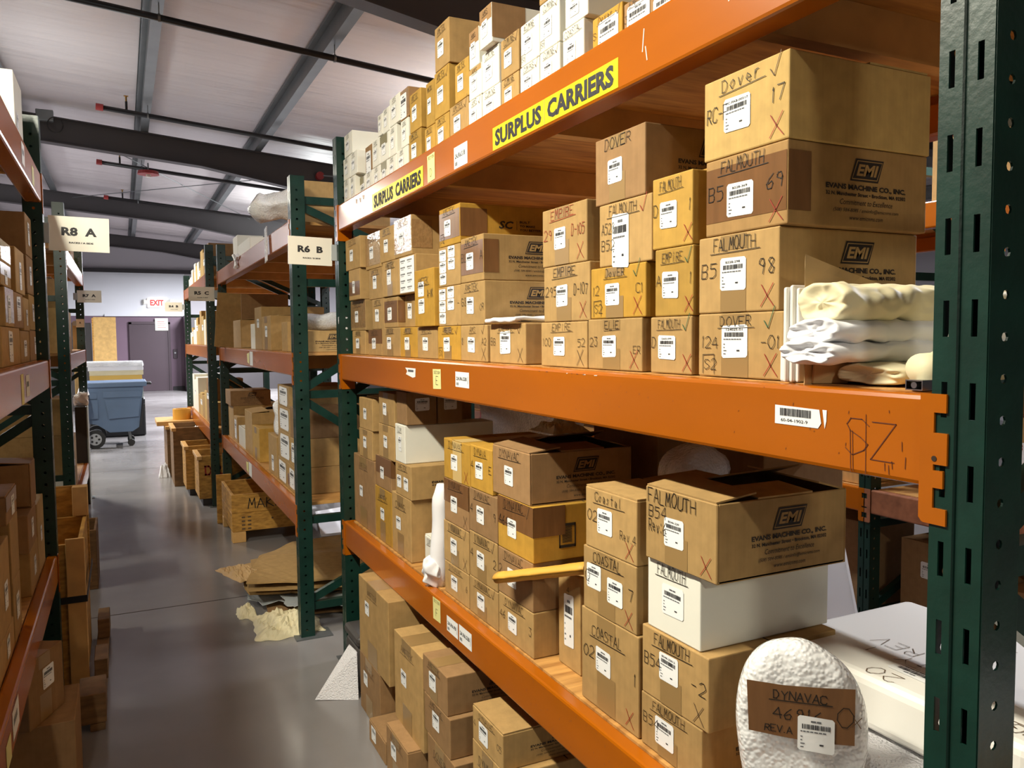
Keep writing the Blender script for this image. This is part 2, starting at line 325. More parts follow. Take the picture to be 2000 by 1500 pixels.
def carton(id, x, y0, y1, z0, z1, d, m, label, side=1, rz=None, grp=None, n=None, nc='k', nf=0, nu=0, nl=0, nh=None, nb=0, mk=None, x_=None, k=None, b=None, st='auto', tp=None, wrap=0, wrapb=0,
           emi=0, fl=0, sc=0, bc=0, sheet=0, pt=None, name='carton', cat='carton', simple=False):
    """side=1: front faces -X (rack on the right of the aisle), side=-1: front faces +X"""
    w = y1-y0; h = z1-z0; rot = (-PI/2 if side == 1 else PI/2) if rz is None else rz
    t = thing(name, label, cat, (x, (y0+y1)/2, z0), rot, grp)
    F = (Vector((-w/2, 0, 0)), Vector((1, 0, 0)), Vector((0, 0, 1)), Vector((0, -1, 0)))
    R = (Vector((w/2, 0, 0)), Vector((0, 1, 0)), Vector((0, 0, 1)), Vector((1, 0, 0)))
    L = (Vector((-w/2, d, 0)), Vector((0, -1, 0)), Vector((0, 0, 1)), Vector((-1, 0, 0)))
    T = (Vector((-w/2, 0, h)), Vector((1, 0, 0)), Vector((0, 1, 0)), Vector((0, 0, 1)))
    near = R if side == 1 else L
    mb = MB(); opened = fl in (3, 5)
    e = .0007
    if not opened:
        mb.rbox(-w/2+e, w/2-e, 0, d, 0, h, m, .0028, 2)
    else:   # a real open top: four walls and a bottom
        tk = .005
        mb.rbox(-w/2+e, w/2-e, 0, tk, 0, h, m, .002); mb.rbox(-w/2+e, w/2-e, d-tk, d, 0, h, m, .002)
        mb.rbox(-w/2+e, -w/2+tk, tk, d-tk, 0, h, m, .002); mb.rbox(w/2-tk, w/2-e, tk, d-tk, 0, h, m, .002); mb.box(-w/2+e, w/2-e, .002, d-.002, 0, .005, m)
    # lid seam: the gap between the two long flaps and the tucked end
    if not opened and not simple:
        mb.rect(T, .006, w-.006, d*.5-.002, d*.5+.002, 'slit', .0004) if m != 'w' else mb.rect(T, .004, w-.004, .008, .0115, 'slit', .0004)
    hs = min(h, .15); ink = {'k': 'marker', 'r': 'marker_red'}[nc] if not nf else 'marker_faint'
    ln_sz = min(.026, .155*h if h < .16 else .024, w*.15)
    if n:
        ln_y = (nh or .80)*h if h < .2 else h-.055
        if nl: hand(mb, F, n, .05*w, ln_y, ln_sz*1.15, ink, maxw=.68*w)
        elif nb: hand(mb, F, n, .12*w, ln_y, ln_sz, ink, maxw=.75*w, under=True, slope=.03); hand(mb, F, '0-2', .12*w, .08*h, ln_sz*.8, 'marker_blue')
        else: hand(mb, F, n, .47*w, ln_y, ln_sz, ink, align='c', maxw=.52*w, under=not nu, slope=rnd.uniform(-.01, .03))
    if mk:
        l_, r_ = (mk.split('|')+[''])[:2]; sz = ln_sz*1.15; ls_ = l_.split(';'); y_ = .46*h if h < .2 else h*.5
        if len(ls_) == 2:
            hand(mb, F, ls_[0], .06*w, .52*h if not nl else .60*h, sz*.9, ink, maxw=.26*w); hand(mb, F, ls_[1], .06*w, .26*h if not nl else .40*h, sz*.9, ink, maxw=.26*w)
        elif l_: hand(mb, F, l_, .05*w, y_, sz, ink, maxw=.26*w)
        if r_: hand(mb, F, r_, .96*w if 'R' not in r_ else .98*w, (y_ if 'R' not in r_ else .33*h), sz if 'R' not in r_ else sz*.8, ink, align='r', maxw=.28*w)
    if x_:
        s = min(.030, .2*w); ribbon(mb, F, [[(0, 0), (s*.5, s*.62), (s*.95, s*1.25)], [(s*.05, s*1.2), (s*.55, s*.5), (s, 0)]], .0016, {'r': 'marker_red', 'k': 'marker_faint'}[x_], .0017, .80*w, .06*h)
    if k:
        s = min(.03, .2*w); ribbon(mb, F, [[(0, s*.4), (s*.3, 0), (s*.8, s*1.2)]], .0017, {'k': 'marker_faint', 'g': 'marker_green', 'r': 'marker_red'}[k], .0017, .80*w, .76*h)
    if b:
        s = min(.026, .16*w); bx, by = .07*w, .05*h
        ribbon(mb, F, [[(0, 0), (0, s*1.3)], [(0, s*1.3), (s*1.2, s*1.35), (s*1.2, 0)]], .0013, 'marker', .0016, bx, by); hand(mb, F, b, bx+.15*s, by+.25*s, s*.75, 'marker')
    if emi: logo_print(mb, near, d*.54, h, board_=m, wd=min(.195, d*.58))
    if sc:
        font(mb, near, 'SC', d*.36, d*.50, .40*h, .60*h, 'print_dark', .0005, bold=.03, shear=.2); mb.rect(near, d*.53, d*.533, .38*h, .62*h, 'print_dark', .0005)
        for i, (q, wq) in enumerate((('BUILT', .10), ('TO MAKE', .15), ('YOU BETTER', .21))): font(mb, near, q, d*.56, d*(.56+wq), (.56-i*.10)*h, (.62-i*.10)*h, 'print_dark', .0005, bold=.02)
    if bc:
        x0, x1, y0_, y1_ = d*.24, d*.40, .22*h, .66*h
        for q in ((x0, x1, y0_, y0_+.008), (x0, x1, y1_-.008, y1_), (x0, x0+.004, y0_, y1_), (x1-.004, x1, y0_, y1_)): mb.rect(near, *q, 'print_dark', .0005)
        for i in range(14): mb.rect(near, x0+.010, x1-.012, y0_+.014+i*.0035, y0_+.016+i*.0035, 'print_dark', .0005)
    if pt:
        mb.rect(F, .03*w, .97*w if pt != 'o' else .8*w, (.82 if pt == 'k' else .62)*h, .985*h, {'o': 'tape_olive', 'k': 'k1', 'b': 'k3'}[pt], .0005)
        if wrapb: mb.rect(near, 0, d*.25, .12*h, .985*h, 'k3', .0005)
    mb.build(name+'_body', t)
    # tape
    if tp or wrap:
        tn = {'v': 'tape_soft', 't': 'tape_brown', 'w': 'tape_brown', 'c': 'tape_clear', 'p': 'tape_pale', 'b': 'tape_brown', 'f': 'tape_soft'}[tp or 'w']
        def strip(*a):
            q = MB()
            for r in a: q.rect(*r[:5], tn, r[5])
            q.build('packing_tape', t)
        if tp in ('v', 'f'):
            strip((F, .30*w, .62*w, .01*h, min(.42*h, .09), .0006)); strip((F, .30*w, .62*w, h-min(.2*h, .05), h-.002, .0006))
            if tp == 'f': strip((T, .30*w, .62*w, 0, d*.9, .0007))
        elif tp == 'p': strip((F, .36*w, .70*w, .01*h, .99*h, .0006)); strip((T, .36*w, .70*w, 0, d, .0007))
        elif tp == 't': strip((F, .0, w, .46*h, .995*h, .0006)); strip((near, 0, d*.3, .46*h, .995*h, .0006))
        elif tp in ('w', 'b'): strip((F, .003, w-.003, .17*h if tp == 'w' else .15*h, .88*h if tp == 'w' else .6*h, .0006))
        elif tp == 'c': strip((F, .003, w-.003, .10*h, .995*h, .0006))
        if wrap: strip((near, .001, d*.5*wrap if wrap < 1 else d*.5, .17*h, .88*h, .0006))
    # stickers
    if sheet:
        q = MB(); q.rect(F, .08*w, .93*w, .03*h, .97*h, 'paper', .0012)
        for i in range(2):
            for j in range(5):
                ox, oy = (.13+.4*i)*w, (.08+.178*j)*h
                for e_ in range(8): q.rect(F, ox+e_*.035*w, ox+e_*.035*w+.02*w, oy+.07*h, oy+.11*h, 'ink', .0017)
                q.rect(F, ox+.03*w, ox+.2*w, oy+.03*h, oy+.042*h, 'ink_grey', .0017)
        q.build('label_sheet', t)
    else:
        if st == 'auto': st = [(.42, .46, min(.056, .42*w), min(.052, .42*h))]
        for s in st or []:
            q = MB(); sticker_geo(q, F, s[0]*w, s[1]*h, min(s[2], .8*w), min(s[3], .85*h), TT.get(id)); q.build('barcode_sticker', t)
    # flaps
    def flap(pts):
        q = MB(); A, B_, C_, D_ = [Vector(p) for p in pts]; nn = (B_-A).cross(D_-A).normalized()*.0035
        vs_ = [A, B_, C_, D_, A+nn, B_+nn, C_+nn, D_+nn]
        q.add(vs_, [(0,1,2,3),(4,5,6,7),(0,1,5,4),(1,2,6,5),(2,3,7,6),(3,0,4,7)], m); q.build('flap', t)
    if fl == 1: flap([(-w/2+.004, d*.12, h+.001), (w/2-.004, d*.12, h+.001), (w/2-.004, d*.46, h+.006), (-w/2+.004, d*.46, h+.006)])
    if fl == 2:
        flap([(-w/2+.004, .02, h+.001), (-w/2+.004, d*.4, h+.001), (-.01, d*.42, h+.012), (-.01, .05, h+.009)])
        flap([(w/2-.004, d*.55, h+.001), (w/2-.004, d*.98, h+.001), (.01, d*.98, h+.022), (.01, d*.62, h+.012)])
    if fl == 4:
        flap([(-w/2+.002, .002, h+.0005), (w/2-.002, .002, h+.0005), (w/2-.002, d*.46, h+.0015), (-w/2+.002, d*.46, h+.0015)])
        flap([(-w/2+.002, d*.50, h+.0005), (w/2-.002, d*.50, h+.0005), (w/2-.002, d*.998, h+.008), (-w/2+.002, d*.998, h+.008)])
    if fl in (3, 5):
        flap([(-w/2+.004, .002, h), (w/2-.004, .002, h), (w/2-.006, d*.30, h+.010), (-w/2+.006, d*.30, h+.014)])
        flap([(-w/2+.004, d*.3, h), (-w/2+.004, d*.97, h), (0, d*.95, h+.035), (0, d*.36, h+.03)])
        flap([(w/2-.002, d*.30, h), (w/2-.002, d*.72, h), (w*.08, d*.72, h+.006), (w*.08, d*.30, h+.006)])
        flap([(-w/2+.006, d-.003, h), (w/2-.006, d-.003, h), (w/2-.01, d*.80, h+.018), (-w/2+.01, d*.80, h+.022)])
    return t
GRP = {'T': 'cartons on the top shelf', 'M': 'cartons on the middle shelf', 'L': 'cartons on the lower shelf', 'F': 'cartons on the floor under the rack'}
def B(id, X, y0, y1, z0, z1, d, mt, lab, sh=None, **kw):
    kw.pop('on', None)
    kw['mk'] = kw.pop('m', None); kw['x_'] = kw.pop('x', None)
    sh = 'T' if id[0] in 'awx' else 'M' if id[0] in 'bcdefghi' else 'L' if id[0] in 'jklm' else 'F'
    if kw.get('emi'): d = min(d, .335)
    carton(id, X, y0, y1, z0, z1, d, mt, lab, grp=GRP[sh], **kw)
# ------------------------------------------------------------------ the hall
def roof_z(x): return 4.62 - .083*(x-.2)
XL, XR_, YB, YF = -9.0, 14.0, -8.0, 26.6
def shell():
    mb = MB(); mb.box(XL, XR_, YB, YF, -.2, 0, 'concrete')
    struct(mb, 'floor')
    mb = MB()
    nx, ny = 4, 4
    mb.add([(XL, YB, roof_z(XL)), (XR_, YB, roof_z(XR_)), (XR_, YF, roof_z(XR_)), (XL, YF, roof_z(XL)),
            (XL, YB, roof_z(XL)+.15), (XR_, YB, roof_z(XR_)+.15), (XR_, YF, roof_z(XR_)+.15), (XL, YF, roof_z(XL)+.15)],
           [(0,1,2,3),(7,6,5,4),(0,4,5,1),(1,5,6,2),(2,6,7,3),(3,7,4,0)], 'roof_liner')
    struct(mb, 'ceiling')
    mb = MB(); mb.box(XL, XR_, YF, YF+.2, 2.28, 5.4, 'wall_grey'); mb.box(XL, 1.78, YF-.02, YF, 2.28, 3.60, 'wall_white'); mb.box(1.78, XR_, YF-.02, YF, 0, 3.60, 'wall_grey')
    mb.box(XL, 1.70, YF+.0, YF+.2, 0, 2.28, 'purple'); struct(mb, 'wall_back')
    mb = MB(); mb.box(1.78, 5.0, YF-1.0, YF-.8, 0, 2.28, 'rafter'); mb.box(1.70, 1.78, YF-1.0, YF, 0, 2.28, 'purple'); struct(mb, 'wall_side')
    mb = MB(); mb.box(XL-.2, XL, YB, YF, 0, 5.6, 'wall_grey'); struct(mb, 'wall_left')
    mb = MB(); mb.box(XR_, XR_+.2, YB, YF, 0, 5.0, 'wall_grey'); struct(mb, 'wall_right')
    mb = MB(); mb.box(XL, XR_, YB-.2, YB, 0, 5.6, 'wall_grey'); struct(mb, 'wall_front')
    mb = MB(); mb.box(XL, XR_, YF-.10, YF-.02, 3.57, 3.68, 'trim_dark'); struct(mb, 'trim_1')
    mb = MB(); mb.box(-.45, 1.9, YF-.07, YF-.02, 2.27, 2.33, 'wall_white'); struct(mb, 'trim_2')
    mb = MB(); mb.box(1.36, 1.70, YF-.02, YF, 0, .12, 'trim_dark'); struct(mb, 'baseboard_back')
    d = thing('door_1', 'plain dark purple door in the purple end wall of the aisle', 'door', (.76, YF, 0)); d['kind'] = 'structure'
    mb = MB(); mb.box(-.50, .50, -.055, -.005, .005, 2.03, 'door_purple'); mb.build('door_leaf', d)
    mb = MB()
    mb.box(-.57, -.50, -.08, 0, 0, 2.09, 'door_purple'); mb.box(.50, .57, -.08, 0, 0, 2.09, 'door_purple'); mb.box(-.57, .57, -.08, 0, 2.03, 2.11, 'door_purple'); mb.build('door_frame', d)
    # saw cut joints of the slab
    mb = MB()
    for y in (5.02, 10.6, 16.2, 21.8, -.6): mb.box(XL, XR_, y-.004, y+.004, 0, .0006, 'slit')
    mb.box(3.0, 3.008, YB, YF, 0, .0006, 'slit'); o = struct(mb, 'floor_joint')
shell()
def purlins():
    for i in range(-5, 8):
        x = .33 + 1.50*i; z = roof_z(x)
        mb = MB(); mb.prism([(x-.075, z-.01), (x-.075, z-.035), (x-.065, z-.01-.012), (x+.0, z-.012), (x+.0, z-.17), (x+.085, z-.17), (x+.085, z-.145), (x+.09, z-.145), (x+.09, z-.178), (x-.008, z-.178), (x-.008, z-.004), (x-.075, z-.004)], 'y', YB, YF, 'steel_grey')
        o = mb.build('roof_purlin'); o['kind'] = 'structure'
purlins()
def rafters():
    for y in (-.6, 5.68, 12.3, 18.5, 24.7):
        mb = MB()
        xs = [XL, 1.1, 2.35, 3.4, 3.7, 4.8, 6.2, XR_]; dp = [.34, .34, .45, .60, .60, .45, .36, .36]
        top = [(x, roof_z(x)-.18) for x in xs]; bot = [(x, roof_z(x)-.18-dd) for x, dd in zip(xs, dp)]
        poly = top + bot[::-1]; mb.prism(poly, 'y', y-.006, y+.006, 'rafter')
        for i in range(len(xs)-1):
            for (a, b, s) in ((top[i], top[i+1], -.006), (bot[i], bot[i+1], .006)):
                mb.bar((a[0], y, a[1]+s), (b[0], y, b[1]+s), .17, .014, 'rafter')
        o = mb.build('roof_rafter'); o['kind'] = 'structure'
    mb = MB(); mb.box(3.42, 3.70, 12.15, 12.45, 0, roof_z(3.5)-.6, 'rafter'); mb.build('steel_column')['kind'] = 'structure'
rafters()
def pipe(y, x0, x1, lab, red=True, heads=True):
    t = thing('sprinkler_pipe', lab, 'pipe', (x0, y, roof_z(x0)-.30), 0, 'sprinkler pipes under the roof')
    dz = lambda x: -.083*x
    mb = MB(); mb.tube([(0, 0, 0), (x1-x0, 0, dz(x1-x0))], .030, 'pipe_black', 12); mb.build('pipe_run', t, smooth=True)
    if red:
        mb = MB(); mb.tube([(-.03, 0, .002), (.05, 0, -.004)], .042, 'cap_red', 12); mb.build('end_cap', t)
        mb = MB(); mb.tube([(.30, 0, -.02), (.30, 0, .10)], .014, 'pipe_black', 8); mb.tube([(.30, 0, .10), (.30, 0, .16)], .010, 'brass', 8); mb.box(.275, .325, -.025, .025, .16, .165, 'brass'); mb.build('sprinkler_head', t)
    for x in range(1, int(x1-x0), 2):
        X = .33 + 1.5*round((x0+x-.33)/1.5) - x0 + .045
        if 0 < X < x1-x0:
            mb = MB(); mb.tube([(X, 0, dz(X)+.03), (X, 0, dz(X)+.14)], .005, 'steel_grey', 6); mb.build('hanger_rod', t); mb = MB(); mb.tube([(X-.01, 0, dz(X)), (X+.01, 0, dz(X))], .036, 'steel_grey', 10); mb.build('hanger_ring', t)
pipe(7.55, -3.0, 9.0, 'black sprinkler pipe nearest the camera, crossing the top of the view', red=False)
pipe(10.85, -.16, 9.0, 'black sprinkler pipe with a red end cap in front of the dark rafter')
pipe(14.2, -.24, 9.0, 'black sprinkler pipe just behind the dark rafter, red capped end')
pipe(17.6, -.20, 9.0, 'farthest sprinkler pipe, along the second dark rafter')
def braces():
    for i, (a, b) in enumerate((((-.5, 12.4, 4.40), (2.6, 18.3, 4.18)), ((2.9, 12.5, 4.12), (-.8, 18.3, 4.42)))):
        mb = MB(); mb.tube([a, b], .007, 'steel_grey', 6); o = mb.build('roof_brace_rod'); o['kind'] = 'structure'
braces()

# ------------------------------------------------------------------ pallet racks
COLW, COLD, COLH = .070, .070, 2.51
def column_mesh():
    mb = MB(); H = COLH; n = 'green'
    ys = [0, .0125, .0205, .030, .0325, .0375, .040, .0495, .0575, COLW]; dx = [0, 0, 0, 0, .004, .004, 0, 0, 0, 0]
    zs = [0]; slots = []
    k = -18
    while True:
        zc = 1.897 + k*.1016; k += 1
        if zc > H-.03: break
        if zc < .06: continue
        slots.append(len(zs)); zs += [zc-.0225, zc+.0225]
    zs.append(H)
    vs_ = [(dx[j], ys[j], z) for z in zs for j in range(len(ys))]; fs = []; J = len(ys)
    for i in range(len(zs)-1):
        for j in range(J-1):
            if i in slots and j in (1, 7): continue
            fs.append((i*J+j, i*J+j+1, (i+1)*J+j+1, (i+1)*J+j))
    mb.add(vs_, fs, n)
    for y in (0, COLW):
        z = .045; vs_ = []; fs = []; rr = .0062; xc = .030
        cells = []; z0 = 0
        zc = .045
        while zc < H-.03:
            cells.append((z0, min(zc+.0254, H), zc)); z0 = zc+.0254; zc += .0508
        for (a, b, c) in cells:
            o = [(0, a), (xc, a), (COLD, a), (COLD, c), (COLD, b), (xc, b), (0, b), (0, c)]
            inn = [(xc+rr*math.cos(t), c+rr*math.sin(t)) for t in [PI*1.25, PI*1.5, PI*1.75, 0, PI*.25, PI*.5, PI*.75, PI]]
            k0 = len(vs_); vs_ += [(p[0], y, p[1]) for p in o+inn]
            fs += [(k0+i, k0+(i+1) % 8, k0+8+(i+1) % 8, k0+8+i) for i in range(8)]
        k0 = len(vs_); vs_ += [(0, y, z0), (COLD, y, z0), (COLD, y, H), (0, y, H)]; fs.append((k0, k0+1, k0+2, k0+3))
        mb.add(vs_, fs, n)
    for y0, y1 in ((0, .014), (COLW-.014, COLW)): mb.add([(COLD, y0, 0), (COLD, y1, 0), (COLD, y1, H), (COLD, y0, H)], [(0,1,2,3)], n)
    me = bpy.data.meshes.new('column'); me.from_pydata(mb.v, [], mb.f); me.materials.append(M['green'])
    bm = bmesh.new(); bm.from_mesh(me); bmesh.ops.remove_doubles(bm, verts=bm.verts[:], dist=.0002); bm.to_mesh(me); bm.free(); me.update(); return me
COLM = column_mesh()
def upright(x, y, side, lab, depth=1.0, h=COLH, near_brace=True, grp='green upright frames of the pallet racks'):
    """front face of the front column at x; side=1: rack extends to +X"""
    t = thing('rack_upright', lab, 'rack upright', (x, y, 0), 0, grp)
    for i, (px, fl) in enumerate(((0, 1), (depth*side, -1))):
        o = bpy.data.objects.new('column', COLM); C.objects.link(o); o.parent = t; o.location = (px, 0, 0); o.scale = (side*fl, 1, h/COLH)
        md = o.modifiers.new('sheet', 'SOLIDIFY'); md.thickness = .0028; md.offset = 0
        mb = MB(); a = px-.03*side*fl; b = px+.16*side*fl
        mb.box(min(a, b), max(a, b), -.03, COLW+.03, 0, .006, 'steel_grey'); mb.build('foot_plate', t)
    yb = COLW/2; xa, xb = COLD*side, (depth-COLD)*side
    lv = [.16, .62, 1.28, 1.86, h-.12]
    for i, z in enumerate(lv):
        mb = MB(); mb.bar((xa*.6, yb, z), (xb+xa*.4, yb, z), .036, .040, 'green'); mb.build('brace', t)
        if i < len(lv)-1:
            mb = MB(); a, b = ((xa*.7, lv[i]+.03), (xb, lv[i+1]-.03)) if i % 2 == 0 else ((xb, lv[i]+.03), (xa*.7, lv[i+1]-.03))
            mb.bar((a[0], yb, a[1]), (b[0], yb, b[1]), .030, .040, 'green'); mb.build('brace', t)
    return t
def beam(x, y0, y1, ztop, side, lab, hb=.120, m='orange', plates=(1, 1), parts=None, grp='orange beams of the pallet racks', detail=False):
    t = thing('rack_beam', lab, 'rack beam', (x, y0, ztop), 0, grp); L = y1-y0; s = side
    mb = MB(); r = .007; d = .062
    pr = [(0+r*.3, -r*.3), (0, -r), (0, -hb+r), (r*.3, -hb+r*.3), (r, -hb), (d-r, -hb), (d-r*.3, -hb+r*.3), (d, -hb+r), (d, -.042), (.040, -.042), (.040, -r), (.040-r*.3, -r*.3), (.040-r, 0), (r, 0)]
    mb.prism([(p[0]*s, p[1]) for p in pr], 'y', 0, L, m)
    mb.build('beam_body', t)
    for i, (yy, sg) in enumerate(((0, -1), (L, 1))):
        if not plates[i]: continue
        mb = MB(); H = .165; n1 = .0165; w = .036
        P = [(0, .002), (w, .002), (w, -.0217), (w-n1, -.0217), (w-n1, -.0475), (w+.002, -.0475), (w+.002, -.088), (w-n1, -.088), (w-n1, -.0957), (w-.003, -.0957), (w-.003, -.118), (w-n1, -.118), (w-n1, -.144), (w+.002, -.144), (w+.002, -H), (.006, -H), (0, -H+.006)]
        mb.prism([(yy+sg*p[0], p[1]) for p in P], 'x', -.0045*s, -.0005*s, m)
        if detail and i == 0:
            q = [(yy+sg*(.021+.0036*math.cos(a)), -.0805+.0036*math.sin(a)) for a in [i*PI/6 for i in range(12)]]
            mb.prism(q, 'x', -.0052*s, -.004*s, 'slit')
        cp = mb.build('connector_plate', t); mb = MB(); mb.box(min(0, .064*s), max(0, .064*s), min(yy, yy+sg*.003), max(yy, yy+sg*.003), -H, .002, m); mb.build('end_flange', cp)
    return t
XF = .9265
ZT, ZM, ZL = 2.1924, 1.4956, .6966
def face(x, z, side=1, y=0):  # drawing frame on the aisle side of a beam, u runs to the reader's right
    return (Vector((0, 0, 0)), Vector((0, -1 if side == 1 else 1, 0)), Vector((0, 0, 1)), Vector((-side, 0, 0)))
upright(XF, .603, 1, 'nearest green upright, slotted front, with the toothed orange end plate hooked on')
upright(XF, 3.737, 1, 'green upright at the far end of the near rack, by the last small cartons')
BT = beam(XF, .687, 3.733, ZT, 1, 'top orange beam of the near rack with two yellow stickers')
BM_ = beam(XF, .687, 3.733, ZM, 1, 'middle orange beam of the near rack with scratched number and toothed end plate', detail=True)
BL = beam(XF, .687, 3.733, ZL, 1, 'lower orange beam of the near rack running out at the bottom of the view')
for z, l in ((ZT, 'top'), (ZM, 'middle'), (ZL, 'lower')):
    t = beam(XF+1.0, .687, 3.733, z, -1, 'rear %s beam of the near rack, behind the cartons' % l)
def deck(x0, x1, y0, y1, z, lab, slats=0, th=.016, grp='plywood shelf decks'):
    t = thing('shelf_deck', lab, 'shelf deck', ((x0+x1)/2, (y0+y1)/2, z), 0, grp); a, b = (x1-x0)/2, (y1-y0)/2
    mb = MB(); mb.box(-a, a, -b, b, -th, 0, 'plywood'); mb.build('plywood_sheet', t)
    for i in range(slats):
        y = -b + (i+.5)*2*b/slats
        mb = MB(); mb.box(-a+.024, a-.024, y-.019, y+.019, -th-.085, -th-.0005, 'lumber'); mb.build('support_slat', t)
deck(XF+.041, XF+.959, .70, 3.72, ZT+.001, 'plywood top shelf over its wooden cross slats, near rack', 4)
deck(XF+.041, XF+.959, .70, 3.72, ZM+.001, 'plywood middle shelf of the near rack under the cartons', 4)
deck(XF+.041, XF+.959, .70, 3.72, ZL+.001, 'bare plywood lower shelf of the near rack, grain visible between stacks', 4)

# things stuck on and drawn on the near rack's beams (children of their beam)
def beam_part(beam_o, name, mb, label=None):
    o = mb.build(name, beam_o); o.location = -beam_o.location
    if label: o['label'] = label
    return o
FX = (Vector((XF, 0, 0)), Vector((0, -1, 0)), Vector((0, 0, 1)), Vector((-1, 0, 0)))
def absorb(beam_o, mb):
    """surface marks go into the beam body's own mesh"""
    o = [c for c in beam_o.children if c.name.startswith('beam_body')][0]; me = o.data; k = len(me.vertices)
    names = [m_.name for m_ in me.materials]
    for n in mb.names:
        if n not in names: me.materials.append(M[n]); names.append(n)
    v0 = [tuple(v.co) for v in me.vertices]; f0 = [tuple(p.vertices) for p in me.polygons]; m0 = [p.material_index for p in me.polygons]
    me.clear_geometry()
    me.from_pydata(v0+[tuple(Vector(v)-beam_o.location) for v in mb.v], [], f0+[tuple(k+i for i in f) for f in mb.f]); me.polygons.foreach_set('material_index', m0+[names.index(mb.names[i]) for i in mb.m]); me.update()
def sign_strip(y0, y1, z0, z1, words):
    mb = MB(); mb.rect(FX, -y0, -y1, z0, z1, 'label_yellow', .0008)
    for (a, b, w) in words: font(mb, FX, w, -a, -b, z0+.13*(z1-z0), z1-.13*(z1-z0), 'ink', .0014, bold=.045)
    return mb
s1 = sign_strip(3.165, 2.56, 2.082, 2.150, [(3.14, 2.89, 'SURPLUS'), (2.86, 2.58, 'CARRIERS')]); beam_part(BT, 'yellow_sticker', s1, 'smaller-looking yellow sticker near the far end, same two words')
s2 = sign_strip(2.0, 1.389, 2.080, 2.140, [(1.985, 1.72, 'SURPLUS'), (1.69, 1.405, 'CARRIERS')]); s2.rect(FX, -1.7055, -1.704, 2.080, 2.140, 'ink_grey', .0014); beam_part(BT, 'yellow_sticker', s2, 'yellow sticker in the middle of the beam')
def note(y0, y1, z0, z1, letter, top=True):
    mb = MB(); mb.on(FX, [(-y0, z0), (-y1, z0+.003), (-y1-.001, z1), (-y0-.002, z1-.002)], [(0,1,2,3)], 'note_yellow', .0009)
    if top: hand(mb, FX, 'SECTION', (-y0-y1)/2, z1-.016, .009, 'marker', .0015, w=.0009, align='c', maxw=abs(y0-y1)*.8)
    hand(mb, FX, letter, (-y0-y1)/2, z0+.016, .026, 'marker', .0015, w=.0014, align='c'); return mb
def loc_label(y0, y1, z0, z1, txt, arrow=True):
    mb = MB(); w = y0-y1; h = z1-z0; mb.rect(FX, -y0, -y1, z0, z1, 'paper', .0009)
    font(mb, FX, txt, -y0+.08*w, -y0+.84*w, z0+.45*h, z0+.68*h, 'ink', .0014, bold=.02)
    for i in range(4): mb.rect(FX, -y0+.08*w+i*.045*w, -y0+.105*w+i*.045*w, z0+.12*h, z0+.30*h, 'ink_grey', .0014)
    if arrow: mb.rect(FX, -y1-.10*w, -y1-.085*w, z0+.25*h, z0+.75*h, 'ink', .0014)
    return mb
beam_part(BT, 'paper_note', note(2.516, 2.448, 2.083, 2.172, 'D')); beam_part(BT, 'location_label', loc_label(2.282, 2.178, 2.083, 2.147, '2A.R6.S1B'))
beam_part(BM_, 'paper_note', note(2.493, 2.42, 1.402, 1.470, 'E')); beam_part(BM_, 'location_label', loc_label(2.294, 2.186, 1.420, 1.467, '2A.R6.S2B'))
mb = MB(); mb.on(FX, [(-2.775, 1.440), (-2.70, 1.430), (-2.672, 1.434), (-2.668, 1.464), (-2.782, 1.464), (-2.76, 1.452)], [(0,1,2,3,4,5)], 'paper', .0009); mb.rect(FX, -2.75, -2.69, 1.450, 1.458, 'ink_grey', .0014); beam_part(BM_, 'torn_label', mb)
beam_part(BL, 'paper_note', note(2.525, 2.455, .612, .690, 'F')); beam_part(BL, 'location_label', loc_label(2.397, 2.301, .613, .664, '2A.R6.FB')); beam_part(BL, 'location_label', loc_label(2.291, 2.190, .613, .668, '2A.R6.S3B'))
mb = MB(); mb.on(FX, [(-.945, 1.434), (-.858, 1.434), (-.852, 1.442), (-.856, 1.462), (-.945, 1.4635)], [(0,1,2,3,4)], 'paper', .0009); mb.on(FX, [(-.850, 1.4625), (-.842, 1.4625), (-.8425, 1.446), (-.8455, 1.4345)], [(0,1,2,3)], 'paper', .0009)
x = -.934
while x < -.872: w_ = rnd.choice((.0006, .0009, .0014)); mb.rect(FX, x, x+w_, 1.4475, 1.4595, 'ink', .0014); x += w_+rnd.choice((.0007, .001))
font(mb, FX, '60-04-1902-9', -.932, -.878, 1.4385, 1.4435, 'ink', .0014); beam_part(BM_, 'barcode_label', mb)
mb = MB()   # scribbled marks and scratches in the paint of the middle beam
hand(mb, FX, 'S', -.808, 1.405, .052, 'scratch', .0007, w=.0013); hand(mb, FX, 'Z', -.765, 1.398, .052, 'scratch', .0007, w=.0013)
ribbon(mb, FX, [[(-.800, 1.437), (-.798, 1.378)], [(-.796, 1.437), (-.794, 1.380)], [(-.7735, 1.462), (-.7728, 1.377)], [(-.742, 1.398), (-.7415, 1.388)], [(-.736, 1.396), (-.735, 1.384)], [(-.731, 1.402), (-.73, 1.392)], [(-.716, 1.43), (-.7155, 1.418)], [(-.71, 1.41), (-.7105, 1.395)]], .0010, 'scratch', .0007)
for i in range(46):
    y = -rnd.uniform(.70, 2.4); z = rnd.uniform(1.378, 1.49); l = rnd.uniform(.001, .004); ribbon(mb, FX, [[(y, z), (y+rnd.uniform(-.0005, .0015), z+l)]], .0009, 'scratch', .0007)
for i in range(8):
    y = -rnd.uniform(1.45, 1.75); ribbon(mb, FX, [[(y, 1.4875), (y+rnd.uniform(.002, .012), 1.488)]], .0016, rnd.choice(('chip', 'scratch')), .0007)
absorb(BM_, mb)
mb = MB()
